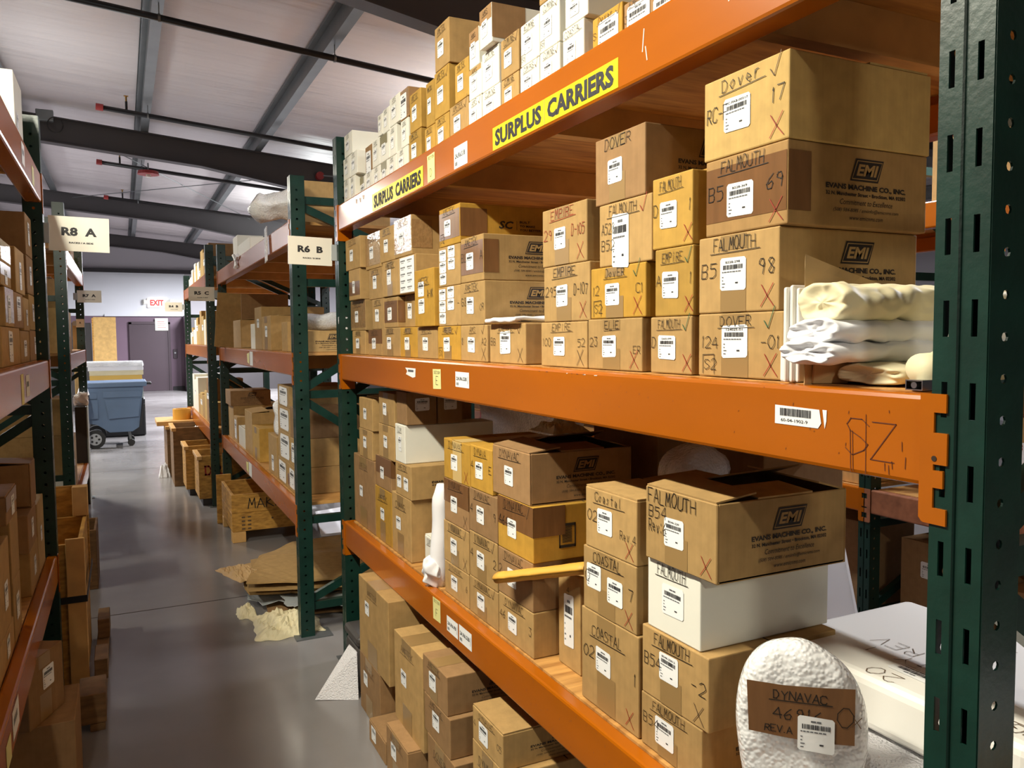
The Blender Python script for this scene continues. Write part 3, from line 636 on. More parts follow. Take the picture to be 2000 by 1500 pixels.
for i in range(60):
    y = -rnd.uniform(1.1, 2.6); z = .6966-rnd.uniform(.006, .10); l = rnd.uniform(.001, .005); ribbon(mb, FX, [[(y, z), (y+rnd.uniform(-.001, .002), z-l)]], .0010, 'scratch', .0007)
absorb(BL, mb)
mb = MB()
for (y, z) in ((3.42, 2.172), (3.36, 2.168), (3.31, 2.172)): mb.on(FX, [(-y, z), (-y+.03, z-.004), (-y+.022, z-.022), (-y+.008, z-.02)], [(0,1,2,3)], 'chip', .0008)
ribbon(mb, FX, [[(-1.30, 2.165), (-1.305, 2.125)], [(-1.295, 2.13), (-1.29, 2.105)], [(-1.07, 2.16), (-1.06, 2.13)]], .003, 'chip', .0007); absorb(BT, mb)
# ------------------------------------------------------------------ cartons of the near rack (x, y0, y1, z0, z1, depth, board, label)
B('b1',0.977,3.494,3.711,1.498,1.606,0.30,'k1','kraft carton beside the far green upright, bottom row of the middle shelf',n='AMETEK',nf=1,tp='v')
B('b2',0.977,3.240,3.436,1.498,1.608,0.33,'k1','middle-shelf bottom carton with dark brown tape over its upper half, second from far upright',n='AMETEK',tp='t')
B('b3',0.977,2.994,3.237,1.498,1.613,0.33,'k1','kraft carton between a brown-taped carton and a golden one, middle shelf bottom row',n='AMETEK',tp='v')
B('b4',0.977,2.793,2.991,1.498,1.612,0.33,'g1','narrow golden carton, fourth from the far upright in the middle shelf bottom row',n='AMETEK',tp='v')
B('b5',0.977,2.584,2.790,1.498,1.611,0.33,'k1','tan carton under the tall golden two-sticker carton on the middle shelf',n='AMETEK')
B('b6',0.977,2.375,2.579,1.498,1.610,0.33,'g1','golden carton under the upper strip-label carton, middle shelf bottom row',n='AMETEK',k='k',b='S1',tp='v')
B('b7',0.977,2.163,2.372,1.498,1.610,0.33,'k1','tan carton on the middle shelf, right below the lower big-logo carton',n='AMS',k='k',x='k',m='8|A2')
B('b8',0.977,1.913,2.147,1.498,1.610,0.33,'k1','tan carton with a white paper packet lying on top, middle shelf bottom row',n='AMETEK',k='k',x='k',m='BB|',st=[(0.46, 0.53, 0.068, 0.064)])
B('c1',0.977,3.480,3.733,1.607,1.745,0.30,'k2','clear-taped carton in second row up, next to the far green upright',n='AMETEK',nf=1,tp='c')
B('c2',0.977,3.198,3.372,1.609,1.737,0.33,'k1','plain narrow carton in second row up, left of a brown-taped one',n='AMETEK')
B('c3',0.977,3.019,3.195,1.614,1.735,0.33,'k1','carton with wide brown tape band in second row up on the middle shelf',n='AMETEK',nf=1,tp='w',wrap=1)
B('c4',1.007,2.899,3.016,1.614,1.739,0.33,'k1','half-hidden carton behind the tall golden two-sticker carton',n='AMETEK',st=[(0.5, 0.5, 0.05, 0.06)])
B('c5',0.962,2.569,2.770,1.612,1.813,0.33,'g1','tall golden carton with two stickers one above the other, middle shelf',n='AMETEK',m='|A-XK',st=[(0.36, 0.66, 0.062, 0.052), (0.37, 0.36, 0.062, 0.052)])
B('c6',0.977,2.369,2.566,1.611,1.742,0.33,'k1','carton with a double strip of white labels, second row up on the middle shelf',st=[(0.2, 0.8, 0.06, 0.0375), (0.2, 0.5, 0.06, 0.0375), (0.2, 0.2, 0.06, 0.0375), (0.58, 0.84, 0.06, 0.0375), (0.58, 0.54, 0.06, 0.0375)],m='|-')
B('c7',0.977,2.180,2.368,1.611,1.743,0.36,'k1','lower of two stacked big-logo cartons at mid middle shelf, narrow vertical sticker',n='AMETEK',m='G8|OR',emi=1)
B('d1',0.956,3.486,3.676,1.746,1.884,0.30,'k1','carton with a brown tape band, third row up beside the far upright',tp='b',st=[(0.45, 0.42, 0.04, 0.055)])
B('d2',0.977,3.214,3.415,1.738,1.868,0.33,'k1','tan carton in third row up, below the topmost small-sticker pair',n='AMETEK',st=[(0.45, 0.55, 0.055, 0.055)])
B('d3',0.977,2.997,3.211,1.740,1.881,0.33,'k1','third-row tan carton just left of the one with a sheet of many labels',n='AMETEK',tp='v',st=[(0.42, 0.55, 0.055, 0.06)])
B('d4',0.977,2.797,2.994,1.740,1.882,0.33,'k1','carton fronted by a full white sheet of many printed labels, middle shelf',sheet=1)
B('d5',0.977,2.369,2.561,1.743,1.874,0.33,'k1','carton with staggered columns of white labels, below the small carton with a dark print',st=[(0.22, 0.79, 0.06, 0.0375), (0.22, 0.49, 0.06, 0.0375), (0.22, 0.19, 0.06, 0.0375), (0.62, 0.84, 0.06, 0.0375), (0.62, 0.54, 0.06, 0.0375)])
B('d6',0.977,2.185,2.363,1.744,1.883,0.36,'k1','upper of two stacked big-logo cartons at mid middle shelf, brown tape wraps its corner',n='AMETEK',m='BL|A',emi=1,tp='w',wrap=0.3)
B('e1',0.956,3.472,3.724,1.885,2.026,0.30,'k1','topmost carton of the column beside the far upright, middle shelf',n='AMETEK',nf=1)
B('e2',0.977,3.235,3.461,1.869,2.020,0.33,'k1','top-row carton with clear tape, second from the far upright on the middle shelf',n='AMETEK',nf=1,tp='c')
B('e3',0.977,3.049,3.233,1.882,2.020,0.33,'k1','top-row tan carton left of the shiny clear-taped one on the middle shelf',n='AMETEK')
B('e4',0.977,2.837,3.046,1.883,2.030,0.36,'k1','highest carton at the far end of middle shelf, shiny clear tape over its front',n='AMETEK',nf=1,tp='c',wrap=0.45)
B('e5',0.977,2.366,2.550,1.875,2.001,0.38,'g1','small golden carton with taped front and dark print on its side, atop the strip-label carton',n='AMETEK',tp='w',wrap=0.5,sc=1,b='S2')
B('f1',0.977,1.596,1.825,1.498,1.609,0.33,'k1','bottom carton of the three-high stack next to the lone tall stack, number ends in 52',n='EMPiRE',m='100|52',x='k')
B('f2',0.977,1.583,1.808,1.610,1.748,0.33,'k1','middle carton of the stack of three with red lettering on its top one',n='EMPIRE',m='295|D-107',x='r',tp='v')
B('f3',0.977,1.596,1.814,1.749,1.892,0.33,'k1','carton lettered in red marker, top of its stack on the middle shelf',n='EMPIRE',nc='r',m='29|D-105',x='r',tp='v',fl=1)
B('g1',0.977,1.377,1.593,1.498,1.612,0.33,'k1','wide tan carton at the bottom of the tallest stack on the middle shelf',n='ELIE',m='23|ER',x='r',tp='v')
B('g2',0.977,1.364,1.580,1.613,1.727,0.33,'g1','golden carton with a green check mark and a boxed code, second in the tallest stack',n='DovER',m='12|C1',x='r',k='g',b='S2',tp='v')
B('g3',0.977,1.343,1.543,1.728,1.865,0.33,'k1','carton with a double-length white sticker, third up in the tallest stack',n='FALMOUTH',m='A528;B52|',st=[(0.43, 0.38, 0.064, 0.115)],k='r')
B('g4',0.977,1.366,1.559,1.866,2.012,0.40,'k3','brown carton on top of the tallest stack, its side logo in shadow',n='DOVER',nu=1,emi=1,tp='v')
B('h1',0.977,1.215,1.348,1.498,1.611,0.33,'k1','bottom carton of narrow stack beside the four big cartons, green check at its name',n='FALMOUTH',m='D|',x='r',k='g')
B('h2',0.977,1.211,1.333,1.612,1.746,0.33,'g2','middle carton of narrow stack beside the four big cartons, green check at top right',n='EMPiRE',m='A|1',x='r',k='g')
B('h3',0.977,1.214,1.342,1.747,1.888,0.33,'g2','top carton of narrow stack beside the four big cartons, thin flap lifted',n='FALMOUTH',m='D|1',x='r',fl=1)
B('i1',0.977,0.980,1.196,1.498,1.613,0.36,'k1','lowest of the four big near cartons on the middle shelf, boxed code at bottom left',n='DOVER',m='124|-01',x='r',k='g',b='S2',st=[(0.46, 0.56, 0.066, 0.058)],tp='v')
B('i2',0.977,0.991,1.196,1.614,1.753,0.34,'k1','third from the top of the four big near cartons, plain front and logo side',n='FALMOUTH',m='B5|98',x='r',st=[(0.46, 0.49, 0.066, 0.058)],tp='v',emi=1)
B('i3',0.977,0.974,1.177,1.754,1.890,0.34,'k4','big near carton with a brown-taped front and tape wrapping onto its logo side',n='FALMOUTH',m='B5|69',x='r',st=[(0.45, 0.42, 0.066, 0.058)],tp='w',wrap=0.3,emi=1)
B('i4',0.977,0.973,1.183,1.891,2.033,0.34,'k5','topmost of the four big near cartons, pale front and plain shaded side',n='Dover',m='RC-F|17',x='r',k='k',st=[(0.42, 0.49, 0.066, 0.058)],fl=2)
B('a1',0.956,3.624,3.731,2.195,2.302,0.28,'w','white carton at the far end of top shelf, bottom corner by the green upright',n='AMS')
B('a2',0.956,3.531,3.617,2.195,2.300,0.28,'w','white carton second from the far upright in the top shelf bottom row',n='AMS')
B('a3',0.977,3.443,3.529,2.195,2.285,0.28,'w','white carton with a small olive patch, third in the top shelf bottom row',pt='o',st=[(0.5, 0.3, 0.06, 0.06)])
B('a4',0.977,3.324,3.442,2.195,2.288,0.28,'w','white carton fourth from the far upright in the top shelf bottom row',n='AMS')
B('a5',0.977,3.213,3.321,2.195,2.286,0.28,'w','white carton fifth from the far upright in the top shelf bottom row',n='AMS')
B('a6',0.977,3.108,3.209,2.195,2.285,0.28,'w','white carton with an olive patch, sixth in the top shelf bottom row',pt='o')
B('a7',0.977,3.003,3.106,2.195,2.284,0.28,'w','white carton seventh from the far upright in the top shelf bottom row',n='AMS')
B('a8',0.977,2.863,3.001,2.195,2.288,0.28,'w','white carton just left of where brown cartons begin, top shelf bottom row',n='AMS')
B('a9',0.977,2.717,2.850,2.195,2.318,0.33,'g2','first kraft carton after the white ones, top shelf bottom row',n='AMETEK')
B('a10',0.977,2.580,2.679,2.195,2.299,0.33,'g2','second kraft carton after the far white ones, top shelf bottom row',n='AMETEK')
B('a11',0.977,2.448,2.575,2.195,2.306,0.33,'g2','third kraft carton, low in the brown block on the top shelf',n='AMETEK')
B('a12',0.977,2.288,2.442,2.195,2.312,0.33,'k1','check-marked kraft carton at the near end of the brown block, top shelf bottom row',n='AMETEK',k='k')
B('a13',0.977,2.189,2.286,2.195,2.290,0.30,'w','first white carton right of the brown block, top shelf bottom row',n='AMS',k='k')
B('a14',0.977,2.060,2.183,2.195,2.288,0.30,'w','second white carton right of the brown block, top shelf bottom row',n='CUMiNG')
B('a15',0.977,1.942,2.052,2.195,2.286,0.33,'k1','kraft carton set among white ones in the top shelf bottom row',n='CUMiNG')
B('a16',0.977,1.826,1.934,2.195,2.286,0.30,'w','white carton with a long check mark, below the number-marked one on the top shelf',n='CUM PKG',k='k')
B('a17',0.977,1.720,1.822,2.195,2.288,0.30,'w','white carton left of the one with the bluish number, top shelf bottom row',n='CUMING',k='k')
B('a18',0.977,1.607,1.705,2.195,2.305,0.30,'w','white carton with blue pen number at its bottom, top shelf near the golden carton',n='COASTAL',nb=1)
B('a19',0.977,1.450,1.570,2.195,2.284,0.33,'g1','golden carton cut by the top of the view, standing on the top beam',n='Dover',k='k',m='S|',st=[(0.55, 0.4, 0.08, 0.075)])
B('a20',0.977,1.337,1.445,2.195,2.272,0.33,'k3','brown carton on the top beam at the top edge of the view',n='EMPIRE',m='3|',st=[(0.5, 0.42, 0.08, 0.075)])
B('a21',0.977,1.214,1.328,2.195,2.261,0.33,'k1','carton of which only a white sticker corner shows above the top beam',st=[(0.3, 0.33, 0.09, 0.085)])
B('w1',0.956,3.609,3.732,2.303,2.402,0.28,'w','white carton in second row of the top shelf beside the far upright',n='AMS')
B('w2',0.956,3.488,3.606,2.301,2.403,0.28,'w','white carton in second row of the top shelf, second from the far upright',n='AMS')
B('w3',0.977,3.331,3.433,2.289,2.396,0.33,'k3','dark brown carton with a big white sticker amid white cartons, top shelf',st=[(0.5, 0.36, 0.075, 0.09)])
B('w4',0.977,3.218,3.328,2.287,2.398,0.28,'w','white carton right of the dark brown one in the top shelf second row',n='AMS')
B('w5',0.977,3.088,3.217,2.286,2.393,0.28,'w','white carton with an olive top patch in the top shelf second row',pt='o')
B('w6',0.977,2.994,3.085,2.285,2.398,0.28,'w','white carton between the olive-patched one and a gap, top shelf second row',n='AMS')
B('w7',0.977,2.853,2.942,2.289,2.389,0.28,'w','white carton touching the kraft block in the top shelf second row',n='AMS')
B('w8',0.977,2.713,2.835,2.319,2.457,0.33,'g2','kraft carton with a big sticker at the far side of the brown block, second row',n='AMETEK')
B('w9',0.977,2.580,2.661,2.300,2.449,0.33,'g2','kraft carton second from the far side of the brown block, second row',n='AMETEK')
B('w10',0.977,2.445,2.577,2.307,2.459,0.33,'g2','kraft carton with a check mark under the top one of the brown block',n='AMETEK',k='k')
B('w11',0.977,2.282,2.394,2.313,2.431,0.33,'g2','kraft carton next to the white cartons in second row of the brown block',n='AMETEK')
B('w12',0.977,2.185,2.281,2.291,2.382,0.30,'w','white carton with a kraft top strip, second row right of the brown block',n='AMS',pt='k')
B('w13',0.977,2.066,2.182,2.289,2.398,0.30,'w','white carton below the big tilted carton on the top shelf',n='CUMiNG')
B('w14',0.977,1.940,2.053,2.287,2.395,0.33,'k1','kraft carton with big white sticker among white ones, second row of the top shelf',n='CUMiNG',k='k')
B('w15',0.977,1.824,1.929,2.287,2.393,0.30,'w','white carton with a check mark before its name and boxed code, top shelf',n='#CUMING',b='S1')
B('w16',0.977,1.720,1.822,2.289,2.407,0.30,'w','tall white carton with boxed code at bottom left, top shelf second row',n='CUMING',k='k',b='S1')
B('w17',0.977,1.589,1.693,2.306,2.376,0.30,'w','white carton at the top edge of the view, above the blue-numbered one',n='CUM',k='k')
B('x0',0.956,3.567,3.708,2.404,2.505,0.34,'w','white carton alone on the third layer beside the far upright, long white side',n='AMS')
B('x1',0.977,3.173,3.239,2.399,2.484,0.28,'w','leftmost narrow white carton in third layer before the brown-topped one',n='AMS')
B('x2',0.977,3.080,3.170,2.394,2.488,0.28,'w','middle white carton of the three in the third layer, top shelf far half',n='AMS')
B('x3',0.977,2.949,3.078,2.399,2.506,0.28,'w','tallest white carton of the three in the third layer, top shelf far half',n='AMS')
B('x4',0.977,2.844,2.941,2.390,2.498,0.33,'k3','brown-tape-covered carton with white sticker on the third layer of the top shelf',tp='c',st=[(0.4, 0.45, 0.07, 0.09)])
B('x5',0.977,2.437,2.568,2.460,2.603,0.38,'k1','kraft carton standing highest at the far end of the brown block, plain tan side',n='AMETEK')
B('x6',0.977,2.202,2.276,2.383,2.493,0.30,'w','white carton with a brown top strip, left of the big tilted carton',n='AMS',pt='b')
B('x7',0.957,2.066,2.152,2.399,2.508,0.42,'w','big white carton with brown tape over its corner, high on the top shelf',n='AMS',pt='b',wrapb=1)
B('x8',0.977,1.770,1.824,2.408,2.447,0.30,'k1','kraft carton barely showing above the tall white one at the top edge')
B('j1',0.977,3.383,3.734,0.699,1.026,0.36,'k3','tall plain brown carton next to the far upright on the lower shelf',n='AMETEK',nf=1,st=[(0.36, 0.5, 0.052, 0.05)],tp='v')
B('j2',0.977,3.145,3.380,0.699,0.930,0.36,'g1','golden carton in the bottom row of the lower shelf, second from far upright',n='AMETEK',st=[(0.45, 0.52, 0.055, 0.05)],tp='v')
B('j3',0.977,2.899,3.139,0.699,0.944,0.36,'k1','tan carton with a plain lit side, third in the lower shelf bottom row',n='CUMING',st=[(0.36, 0.52, 0.06, 0.052)],tp='v')
B('j4',0.977,3.142,3.360,0.931,1.066,0.36,'k3','small carton with a brown-taped front standing on the golden one, lower shelf',tp='t',st=[(0.42, 0.5, 0.05, 0.05)])
B('j5',0.977,2.887,3.083,0.945,1.077,0.36,'k1','carton with two stickers side by side under the white one, lower shelf',n='AMETEK',st=[(0.25, 0.42, 0.055, 0.05), (0.68, 0.42, 0.055, 0.05)],emi=1)
B('j6',0.977,2.956,3.079,1.078,1.229,0.38,'w','white carton with a diagonal shadow across its long side, lower shelf far half',n='CUM',st=[(0.5, 0.5, 0.04, 0.06)])
B('j8',0.977,3.411,3.627,1.027,1.158,0.30,'k1','small tan carton, lower one of the pair on the tall brown carton',st=[(0.45, 0.55, 0.05, 0.05)],tp='v')
B('j7',0.977,3.401,3.617,1.159,1.301,0.30,'k1','small tan carton, upper one of the pair above the tall brown carton',st=[(0.45, 0.5, 0.05, 0.05)],fl=1)
B('j10',0.977,3.093,3.310,1.067,1.209,0.30,'k1','small tan carton touching the far end of the white one, lower shelf',tp='v',st=[(0.45, 0.5, 0.05, 0.05)])
B('j9',0.977,3.085,3.301,1.210,1.346,0.34,'k1','small tan carton atop another, partly under the middle beam shadow',st=[(0.4, 0.48, 0.05, 0.05)],tp='v')
B('k10',0.972,2.317,2.531,0.699,0.810,0.33,'k1','bottom carton of the farthest column in the twelve-carton block, lower shelf',n='DYNAVAC',m='|6')
B('k7',0.972,2.315,2.534,0.811,0.950,0.33,'k1','second carton up in the farthest column of the twelve-carton block',n='DYNAVAC',k='k',x='k',tp='v')
B('k4',0.972,2.311,2.525,0.951,1.097,0.33,'k3','third carton up in the farthest column of the block, brown tape across the top',n='DYNAVAC',tp='t',x='k')
B('k1',0.972,2.297,2.523,1.098,1.233,0.33,'g1','golden carton with pale tape, top of the farthest column in the twelve-carton block',n='DYNAVAC',x='r',tp='p')
B('k11',0.972,2.096,2.312,0.699,0.816,0.33,'k1','bottom carton of the middle column in the twelve-carton block, lower shelf',n='DYNAVAC',k='k',tp='v')
B('k8',0.972,2.098,2.308,0.817,0.962,0.33,'k1','second carton up in the middle column of the twelve-carton block',n='DYNAVAC',m='4|2',k='k',tp='v')
B('k5',0.972,2.095,2.307,0.963,1.100,0.33,'k3','brown carton third up in the middle column of the twelve-carton block',n='DYNAVAC',m='4|9')
B('k2',0.972,2.127,2.294,1.101,1.237,0.33,'g1','golden carton top of the middle column, beside the nearer big-logo carton',n='DYNAVA',m='4|E')
B('k12',0.972,1.870,2.092,0.699,0.825,0.33,'k1','bottom carton of the nearest column of the block, number ending in 3',n='DYNAVAC',m='46|3',emi=1)
B('k9',0.972,1.872,2.092,0.826,0.961,0.33,'k3','carton crossed by the rolled yellow envelope, nearest column of the block',n='DYNAVAC',m='2|',emi=1)
B('k6',0.972,1.867,2.091,0.962,1.115,0.33,'g1','golden carton with a boxed barcode on its side, nearest column of the block',n='DYNAVAC',m='464|',k='k',tp='t',bc=1)
B('k3',0.972,1.886,2.124,1.116,1.257,0.33,'k3','open-topped logo carton on top of the nearest column of the block',n='DYNAVAC',st=[(0.46, 0.45, 0.056, 0.054)],emi=1,fl=3)
B('l1',0.977,1.388,1.627,0.699,0.924,0.33,'k1','tall bottom carton of the stack of three left of the white boxed stack',n='COASTAL',m='02|1',x='r',st=[(0.41, 0.53, 0.062, 0.058)],tp='v')
B('l2',0.977,1.396,1.617,0.925,1.076,0.33,'k1','carton with two stickers side by side in the three-high near stack',n='COASTAL',x='r',m='0|7',st=[(0.22, 0.56, 0.062, 0.058), (0.62, 0.47, 0.062, 0.058)],tp='v')
B('l3',0.977,1.395,1.606,1.077,1.219,0.33,'k1','top carton of the three-high near stack, dark slit in its lid',n='Coastal',m='02|Rev.4',x='r',st=[(0.4, 0.5, 0.062, 0.058)],fl=4)
B('m1',0.977,1.178,1.379,0.699,0.813,0.36,'k1','bottom carton of the near four-high stack, beside the bubble-wrapped disc',n='FALMOUTH',m='B54|',st=[(0.41, 0.47, 0.062, 0.058)],emi=1,tp='v')
B('m2',0.977,1.160,1.376,0.814,0.961,0.37,'k1','carton under the white one in the near four-high stack',n='FALMOUTH',m='B54|-2',x='k',st=[(0.43, 0.55, 0.062, 0.058)],emi=1,tp='v')
B('m3',0.982,1.191,1.363,0.962,1.110,0.34,'w','large white carton in the near four-high stack, plain grey-white side',n='FALMOUTH',nh=0.82,st=[(0.5, 0.5, 0.07, 0.062)])
B('m4',0.972,1.134,1.357,1.111,1.262,0.37,'k1','open-flapped logo carton on top of the near stack, black print on its side',n='FALMOUTH',nl=1,m='B54;Rev:6|',x='r',st=[(0.43, 0.46, 0.062, 0.058)],emi=1,fl=5,tp='v')
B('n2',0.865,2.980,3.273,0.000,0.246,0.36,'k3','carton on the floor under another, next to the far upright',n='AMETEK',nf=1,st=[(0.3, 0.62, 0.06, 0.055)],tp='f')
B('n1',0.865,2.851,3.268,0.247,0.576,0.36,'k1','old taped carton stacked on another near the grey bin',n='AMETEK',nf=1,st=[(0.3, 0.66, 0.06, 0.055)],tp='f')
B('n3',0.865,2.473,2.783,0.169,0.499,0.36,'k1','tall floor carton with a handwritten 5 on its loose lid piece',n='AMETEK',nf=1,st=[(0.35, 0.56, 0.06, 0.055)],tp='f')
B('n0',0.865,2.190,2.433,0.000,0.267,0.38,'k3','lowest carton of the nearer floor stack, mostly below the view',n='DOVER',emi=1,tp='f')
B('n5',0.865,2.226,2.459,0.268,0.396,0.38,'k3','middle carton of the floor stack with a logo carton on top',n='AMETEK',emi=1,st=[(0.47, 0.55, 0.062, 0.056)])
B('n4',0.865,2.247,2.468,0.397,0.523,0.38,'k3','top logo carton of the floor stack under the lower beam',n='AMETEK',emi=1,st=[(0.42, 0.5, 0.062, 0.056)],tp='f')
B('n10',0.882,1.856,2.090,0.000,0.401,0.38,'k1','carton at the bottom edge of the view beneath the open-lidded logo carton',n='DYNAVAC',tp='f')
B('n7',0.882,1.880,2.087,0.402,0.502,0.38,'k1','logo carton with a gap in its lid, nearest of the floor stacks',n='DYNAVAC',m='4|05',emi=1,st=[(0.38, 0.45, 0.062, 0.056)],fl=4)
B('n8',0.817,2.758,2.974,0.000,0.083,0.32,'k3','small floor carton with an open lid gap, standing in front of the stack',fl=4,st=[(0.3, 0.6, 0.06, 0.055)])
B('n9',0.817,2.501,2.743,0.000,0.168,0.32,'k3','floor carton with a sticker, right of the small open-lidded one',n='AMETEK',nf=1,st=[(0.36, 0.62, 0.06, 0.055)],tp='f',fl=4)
# ------------------------------------------------------------------ opposite rack beside the camera
XA = -.285
upright(XA, 3.90, -1, 'dark green upright closing the opposite rack, big paper sign clipped to it')
for z, l in ((2.272, 'top orange beam of the opposite rack with a small yellow note'), (1.491, 'middle orange beam of the opposite rack with a curled yellow note'), (.648, 'lower orange beam of the opposite rack running down to the bottom edge')):
    t = beam(XA, .86, 3.90, z, -1, l)
    FL = (Vector((0, 0, 0)), Vector((0, 1, 0)), Vector((0, 0, 1)), Vector((1, 0, 0)))
    def lab_(y0, y1, z0, z1, m_, nm, bars=True):
        mb = MB(); mb.rect(FL, y0-.86, y1-.86, z0-z, z1-z, m_, .0009)
        if bars:
            for i in range(6): mb.rect(FL, y0-.86+(y1-y0)*(.15+.1*i), y0-.86+(y1-y0)*(.2+.1*i), z0-z+(z1-z0)*.45, z0-z+(z1-z0)*.7, 'ink', .0014)
        mb.build(nm, t)
    if z > 2: lab_(3.18, 3.27, 2.175, 2.25, 'paper', 'location_label'); lab_(3.52, 3.60, 2.165, 2.235, 'note_yellow', 'paper_note', False)
    elif z > 1: lab_(3.0, 3.10, 1.392, 1.462, 'paper', 'location_label'); lab_(2.86, 2.93, 1.375, 1.47, 'note_yellow', 'paper_note', False)
    else: lab_(2.33, 2.46, .552, .628, 'paper', 'location_label'); lab_(2.20, 2.29, .535, .60, 'note_yellow', 'paper_note', False)
    beam(XA-1.0, .86, 3.90, z, 1, 'rear beam of the opposite rack, %s level' % ('top' if z > 2 else 'middle' if z > 1 else 'lower'))
    deck(XA-.96, XA-.041, .88, 3.88, z+.001, 'plywood %s shelf of the opposite rack' % ('top' if z > 2 else 'middle' if z > 1 else 'lower'), 3)
XB = -.325
def LB(y0, y1, z0, z1, m, lab, d=.33, **kw):
    kw['mk'] = kw.pop('m_', None)
    carton('', XB, y0, y1, z0, z1, d, m, lab, side=-1, grp='cartons on the opposite rack', **kw)
zb = 1.493
LB(2.82, 3.285, zb, 1.618, 'k1', 'wide kraft carton with tall sticker, first on the opposite rack middle shelf', st=[(.45, .5, .10, .10)])
LB(3.306, 3.60, zb, 1.610, 'k1', 'kraft carton second on the opposite rack middle shelf, low sticker', st=[(.5, .45, .09, .06)])
LB(3.636, 3.868, zb, 1.615, 'k3', 'brown carton touching the dark upright, opposite rack middle shelf bottom', st=[(.8, .5, .05, .07)])
LB(2.93, 3.150, 1.620, 1.744, 'k1', 'kraft carton with shiny crumpled sticker, second row of the opposite rack', tp='c', st=[(.45, .45, .07, .09)])
LB(3.157, 3.440, 1.619, 1.742, 'k3', 'brown carton with pale big sticker, second row of the opposite rack', st=[(.5, .55, .12, .085)])
LB(3.456, 3.640, 1.612, 1.736, 'k1', 'narrow kraft carton behind the pale-stickered one on the opposite rack', st=[(.55, .4, .05, .06)])
LB(3.660, 3.870, 1.617, 1.758, 'k1', 'kraft carton against the dark upright, second row of the opposite rack', st=[(.7, .5, .06, .07)])
LB(2.86, 3.105, 1.746, 1.817, 'k2', 'flat carton with a brown tape band, third row at the left edge', tp='t', st=[(.5, .4, .06, .045)])
LB(2.88, 3.121, 1.819, 1.888, 'k1', 'flat top carton with glossy wrinkled tape at the left edge of the view', tp='c', st=[])
LB(3.257, 3.534, 1.744, 1.903, 'k1', 'tan carton standing forward with a long crumpled sticker, opposite rack', st=[(.5, .4, .06, .10)], k='k')
LB(3.629, 3.872, 1.760, 1.909, 'k3', 'brown carton below the big one, beside the dark upright', st=[(.55, .5, .07, .075)])
LB(3.640, 3.872, 1.911, 2.075, 'k3', 'big brown carton on top of the opposite rack middle shelf, long shaded side', d=.55, st=[(.5, .55, .06, .09)], sc=0)
zl = .650
LB(2.45, 2.79, zl, .742, 'k1', 'low carton at the bottom left, sticker upright, lower left shelf', st=[(.6, .5, .06, .06)])
LB(2.44, 2.75, .743, 1.0, 'k1', 'tall carton at the left edge on the lower left shelf', st=[(.7, .4, .07, .08)])
LB(2.815, 2.99, zl, .835, 'k2', 'kraft carton with a tall sticker, third from the end on the lower left shelf', st=[(.5, .5, .07, .08)])
LB(2.80, 2.99, .836, 1.027, 'k1', 'kraft carton under the taped-top one on the lower left shelf', st=[])
LB(2.74, 2.985, 1.028, 1.113, 'k3', 'brown carton with worn tape along its lid and a slanted white sticker', tp='t', st=[(.6, .45, .07, .06)], fl=4)
LB(3.30, 3.575, zl, .811, 'k1', 'kraft carton at the bottom near the end of the lower left shelf', st=[(.55, .5, .07, .07)], d=.36)
LB(3.28, 3.56, .812, .950, 'k3', 'brown carton in the middle of the end stack, lower left shelf', st=[(.5, .5, .07, .07)], d=.36)
LB(3.60, 3.86, zl, .930, 'k1', 'kraft carton at the upright, lower left shelf', st=[(.5, .5, .05, .06)])
LB(3.43, 3.60, .952, 1.114, 'k3', 'big open carton with loose flaps on top of the lower left shelf', d=.52, fl=3, st=[])
t = carton('', XB, 3.45, 3.72, 2.274, 2.56, .5, 'w', 'tall cream-white carton on top of the opposite rack by its upright', side=-1, grp='cartons on the opposite rack', st=[(.3, .4, .06, .07)])
t = carton('', XB-.02, 3.745, 3.86, 2.274, 2.50, .2, 'k1', 'narrow kraft carton squeezed against the upright on top of the opposite rack', side=-1, grp='cartons on the opposite rack', st=[(.4, .4, .03, .07)])
# floor under the opposite rack
carton('', -.182, 2.905, 3.22, 0, .335, .42, 'k3', 'plain brown carton on the floor at the bottom left corner', side=-1, st=[], grp='cartons on the floor at left')
carton('', -.262, 2.86, 3.07, .336, .555, .26, 'k3', 'turned brown carton with a white sticker stacked on a plain one, floor at left', side=-1, rz=PI/2-.42, st=[(.55, .62, .066, .07)], tp='f', grp='cartons on the floor at left')

# wooden crate and pallet further along the left floor
def crate_box(t, x0, x1, y0, y1, z0, z1, m, th=.018, planks=2, part='plank', top=False):
    n = planks; hh = (z1-z0)/n
    for (a, b, c, d) in ((x0, x1, y0, y0+th), (x0, x1, y1-th, y1), (x0, x0+th, y0+th, y1-th), (x1-th, x1, y0+th, y1-th)):
        mb = MB()
        for i in range(n): mb.rbox(a, b, c, d, z0+i*hh+.001, z0+(i+1)*hh-.001, m, .002)
        mb.build('side_boards', t)
    mb = MB(); mb.box(x0+th, x1-th, y0+th, y1-th, z0, z0+th, m); mb.build('bottom_board', t)
t = thing('wooden_crate', 'tall golden plywood crate bound with a black strap, past the left upright', 'crate', (-.46, 4.32, .0), 0)
crate_box(t, -.30, .262, -.30, .34, 0, .665, 'crate_wood', planks=1)
mb = MB(); mb.rbox(.20, .275, -.316, -.301, .0, .69, 'lumber', .002); mb.build('corner_post', t); mb = MB(); mb.rbox(-.26, .27, .36, .378, .30, .82, 'crate_wood', .002); mb.rbox(.20, .27, .30, .36, .67, .82, 'lumber', .002); mb.build('end_panel', t)
mb = MB(); mb.box(-.303, .280, -.320, -.317, .40, .43, 'black_plastic'); mb.box(.276, .280, -.316, .345, .40, .43, 'black_plastic'); mb.build('strap', t)
